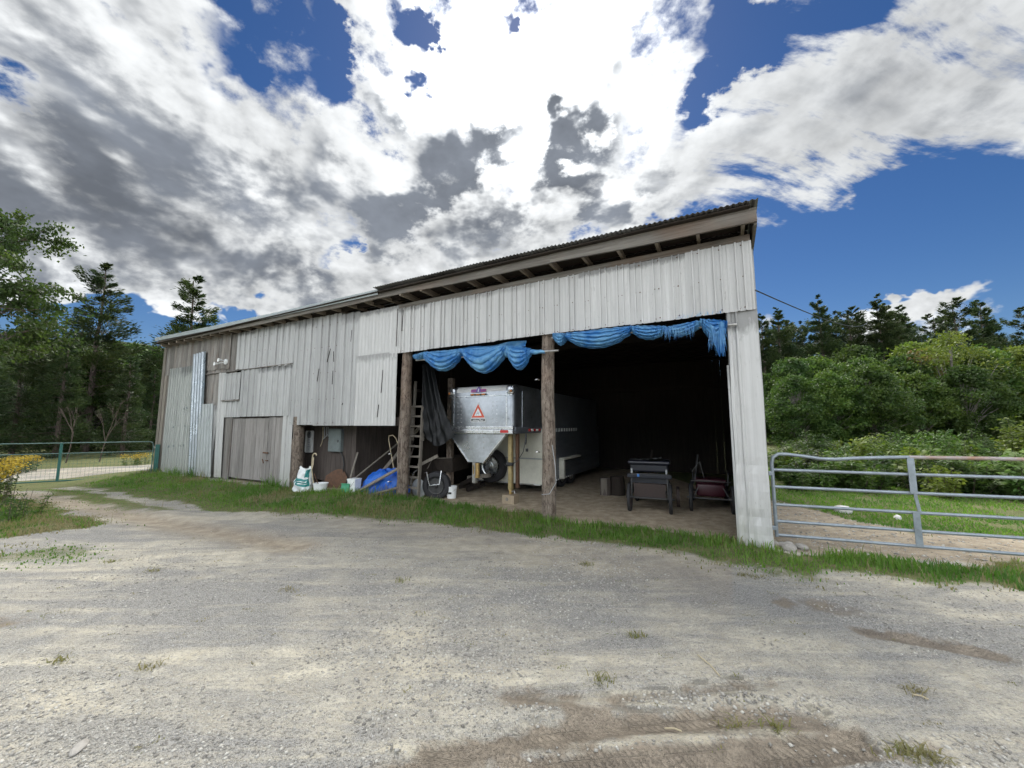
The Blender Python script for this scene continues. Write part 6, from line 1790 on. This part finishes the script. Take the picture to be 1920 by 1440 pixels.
def yard_d(x, y):
    X, T = to_barn(x, y)
    m_ = grass_mask(x, y)*(0.35+0.65*sstep(0.30, 0.58, fbm(x*3.1+70, y*3.1, 3)))
    return np.where(T < 9, m_, 0)**1.2
# strip along the barn and gate
xa, ya = scatter(420000, -13.5, 9.0, 3.8, 15.2, lambda x, y: yard_d(x, y)*((to_barn(x, y)[1] > -4.2) & (to_barn(x, y)[1] < 2.0) & (x < 7.6))*np.clip(7.0/np.hypot(x, y), 0.35, 1))
Xa, Ta = to_barn(xa, ya)
ha = 0.03+0.085*g.random(len(xa))**1.5*(0.4+1.1*fbm(xa*1.7, ya*1.7, 3))
ha *= 0.45+0.65*grass_mask(xa, ya)
tall = np.exp(-((Ta+0.12)/0.22)**2)*((Xa < -10.9)*1.0+np.exp(-((Xa+6.9)/0.45)**2)*1.3+np.exp(-((Xa+10.6)/0.5)**2)*0.9+0.25)
ha = ha*(1+1.9*tall)*np.clip(seg_dist(xa, ya, RUTB)/0.9, 0.45, 1)*np.clip(seg_dist(xa, ya, RUTA)/1.1, 0.35, 1)
dry = fbm(xa*0.9+30, ya*0.9, 3) + 0.35*g.random(len(xa)) + 0.2*(grass_mask(xa, ya) < 0.4) > 0.84
blades('grass', xa[~dry], ya[~dry], ha[~dry], 'grass_blades', 'green grass verge along the barn front and under the gate', seed=1)
blades('dry_grass', xa[dry], ya[dry], ha[dry]*1.1, 'dry_grass', 'straw-coloured blades mixed into the verge along the barn', seed=2)
k_ = g.random(len(xa)) < 0.012
blades('dry_stalks', xa[k_], ya[k_], 0.10+0.16*g.random(k_.sum()), 'dry_grass', 'thin dry seed stalks standing above the verge along the barn', seed=12, w=0.003, lean=0.45)
# left field
xb, yb = scatter(420000, -20, -4.6, 3.8, 14.5, lambda x, y: yard_d(x, y)*(to_barn(x, y)[1] < -3.4)*np.clip(7.5/np.hypot(x, y), 0.3, 1))
hb = 0.025+0.075*g.random(len(xb))**1.4*(0.4+fbm(xb*0.8, yb*0.8, 3)); hb *= np.where(in_poly(xb, yb, SPARSE), 0.55, 1.0)*np.where((xb < -9.8) & (yb < 9), 1.9, 1.0)*np.clip(seg_dist(xb, yb, RUTA)/1.1, 0.35, 1)*np.clip(seg_dist(xb, yb, RUTB)/0.9, 0.45, 1)
dry = fbm(xb*0.7+3, yb*0.7, 3)+0.3*g.random(len(xb)) > 0.70
blades('grass', xb[~dry], yb[~dry], hb[~dry], 'grass_blades', 'green grass between the wheel tracks at the left', seed=3, w=0.007)
blades('dry_grass', xb[dry], yb[dry], hb[dry]*1.15, 'dry_grass', 'dry grass patches on the left side of the yard', seed=4, w=0.007)
# paddock turf
xc_, yc_ = scatter(240000, 4.2, 26, 4.0, 17, lambda x, y: (~in_poly(x, y, PADD))*(to_barn(x, y)[0] > 0.9)*(to_barn(x, y)[1] > 0.8)*np.clip(8/np.hypot(x, y), 0.25, 1)*sstep(0.36, 0.52, fbm(x*1.2+8, y*1.2, 3)+0.1))
blades('grass', xc_, yc_, 0.03+0.05*g.random(len(xc_)), 'grass_blades', 'short cropped turf in the paddock beyond the gate', seed=5, w=0.008)
# weeds straggling through the gravel
tf = [(1.49, 2.38), (1.26, 2.41), (0.6, 2.75), (2.01, 2.18), (2.13, 2.17), (2.56, 2.66), (-2.55, 2.9), (-3.25, 2.96), (-2.29, 4.14), (-1.2, 4.4), (0.9, 4.9), (2.6, 4.55), (-4.2, 4.7), (-5.0, 5.0), (1.0, 3.3), (2.75, 4.5)]
xt, yt, ht = [], [], []
for k, (x, y) in enumerate(tf):
    n = 46 if k not in (3, 4) else 90
    xt.append(x+g.normal(size=n)*0.045); yt.append(y+g.normal(size=n)*0.03); ht.append(0.015+0.045*g.random(n))
for k in range(160):
    x = g.uniform(-5, 4.5); y = g.uniform(2.2, 6.2); n = int(g.integers(5, 16))
    xt.append(x+g.normal(size=n)*0.03); yt.append(y+g.normal(size=n)*0.02); ht.append(0.006+0.018*g.random(n))
xt = np.concatenate(xt); yt = np.concatenate(yt); ht = np.concatenate(ht)
blades('weed_tufts', xt, yt, ht, 'dry_grass', 'small straggling weed tufts scattered through the gravel', seed=6, w=0.0035, lean=1.3)
# dry stalks on the gravel
for k, (a, b, lab) in enumerate((((1.37, 3.04), (1.41, 2.81), 'long dry stalk lying on the gravel right of centre'), ((0.87, 2.39), (0.94, 2.33), 'short straw lying on the damp tyre tracks'), ((2.51, 2.61), (2.56, 2.56), 'short straw lying on the gravel at lower right'))):
    za, zb = float(ground_h(*a))+0.012, float(ground_h(*b))+0.012
    tag(MB().tube([(a[0], a[1], za), ((a[0]+b[0])/2+0.008, (a[1]+b[1])/2, (za+zb)/2+0.006), (b[0], b[1], zb)], 0.0045, 6).build('dry_stalk', 'straw', smooth=True, recenter=True), lab, 'stalk')
# ------------------------------------------------------------------ loose gravel
def pebbles(name, x, y, r, mat, label, seed):
    g2 = np.random.default_rng(seed)
    base = np.array([[1, 0, 0], [-1, 0, 0], [0, 1, 0], [0, -1, 0], [0, 0, 1], [0, 0, -1]], float)
    tri_ = np.array([[0, 2, 4], [2, 1, 4], [1, 3, 4], [3, 0, 4], [2, 0, 5], [1, 2, 5], [3, 1, 5], [0, 3, 5]])
    n = len(x)
    ang = g2.random(n)*6.283
    ca, sa = np.cos(ang), np.sin(ang)
    sc = np.stack([r*(0.8+0.6*g2.random(n)), r*(0.6+0.5*g2.random(n)), r*(0.4+0.4*g2.random(n))], 1)
    P = base[None]*(1+0.35*(g2.random((n, 6, 1))-0.5))*sc[:, None, :] + 0.25*(g2.random((n, 6, 3))-0.5)*r[:, None, None]
    Q = np.stack([P[..., 0]*ca[:, None]-P[..., 1]*sa[:, None], P[..., 0]*sa[:, None]+P[..., 1]*ca[:, None], P[..., 2]], -1)
    Q += np.stack([x, y, ground_h(x, y)+r*0.12], 1)[:, None, :]
    f = (np.arange(n)[:, None, None]*6+tri_[None]).reshape(-1, 3)
    o = np_mesh(name, Q.reshape(-1, 3), f, mat)
    return tag(o, label, 'gravel', kind='stuff')
m, t = new_mat('pebble')
rr_ = t.n('ShaderNodeNewGeometry').outputs['Random Per Island']
finish(t, t.n('ShaderNodeBsdfPrincipled', {'Base Color': t.mixc(rr_, rgb(0.20, 0.19, 0.172), rgb(0.55, 0.53, 0.48)), 'Roughness': 0.9, 'Specular IOR Level': 0.3}).outputs[0])
def grav_d(x, y):
    d = np.hypot(x, y)
    k = fbm(x*0.9+5, y*0.9, 3)
    md = np.minimum(np.minimum(seg_dist(x, y, MUD1), seg_dist(x, y, MUD1B)), np.minimum(seg_dist(x, y, MUD2), seg_dist(x, y, MUD3)))
    return sstep(0.06, 0.20, md)*sstep(0.36, 0.66, k)*np.clip((3.2/d)**2.2, 0, 1)*(1-np.clip(grass_mask(x, y)*1.5, 0, 1))
xg, yg = scatter(170000, -5.5, 6.0, 1.75, 6.5, grav_d)
pebbles('loose_gravel', xg, yg, 0.0038+0.0105*g.random(len(xg))**3.0, 'pebble', 'loose crushed stone scattered over the yard', 8)
xg = np.concatenate([g.normal(1.05, 0.10, 60), g.normal(1.5, 0.25, 160), g.normal(2.35, 0.35, 330), g.normal(0.75, .06, 8)]); yg = np.concatenate([g.normal(2.62, .04, 60), g.normal(2.56, .06, 160), g.normal(2.15, .08, 330), g.normal(2.6, .03, 8)])
pebbles('loose_stones', xg, yg, 0.006+0.012*g.random(len(xg))**1.5, 'pebble', 'coarser pale stones gathered beside the tyre tracks', 9)
# stones and clods on the paddock dirt
xg, yg = scatter(5000, 4.3, 9, 4.6, 9, lambda x, y: in_poly(x, y, PADD)*0.5)
pebbles('paddock_stones', xg, yg, 0.006+0.022*g.random(len(xg))**2.5, 'pebble', 'small stones strewn over the paddock dirt', 10)
xg, yg = scatter(2600, -6, 6, 5, 13, lambda x, y: ((to_barn(x, y)[1] > 0.2) & (to_barn(x, y)[1] < 3.2) & (to_barn(x, y)[0] > -6.3) & (to_barn(x, y)[0] < 0.2))*0.8)
pebbles('floor_litter', xg, yg, 0.004+0.010*g.random(len(xg))**2, 'pebble', 'bits of stone and chaff on the earth floor of the bays', 11)
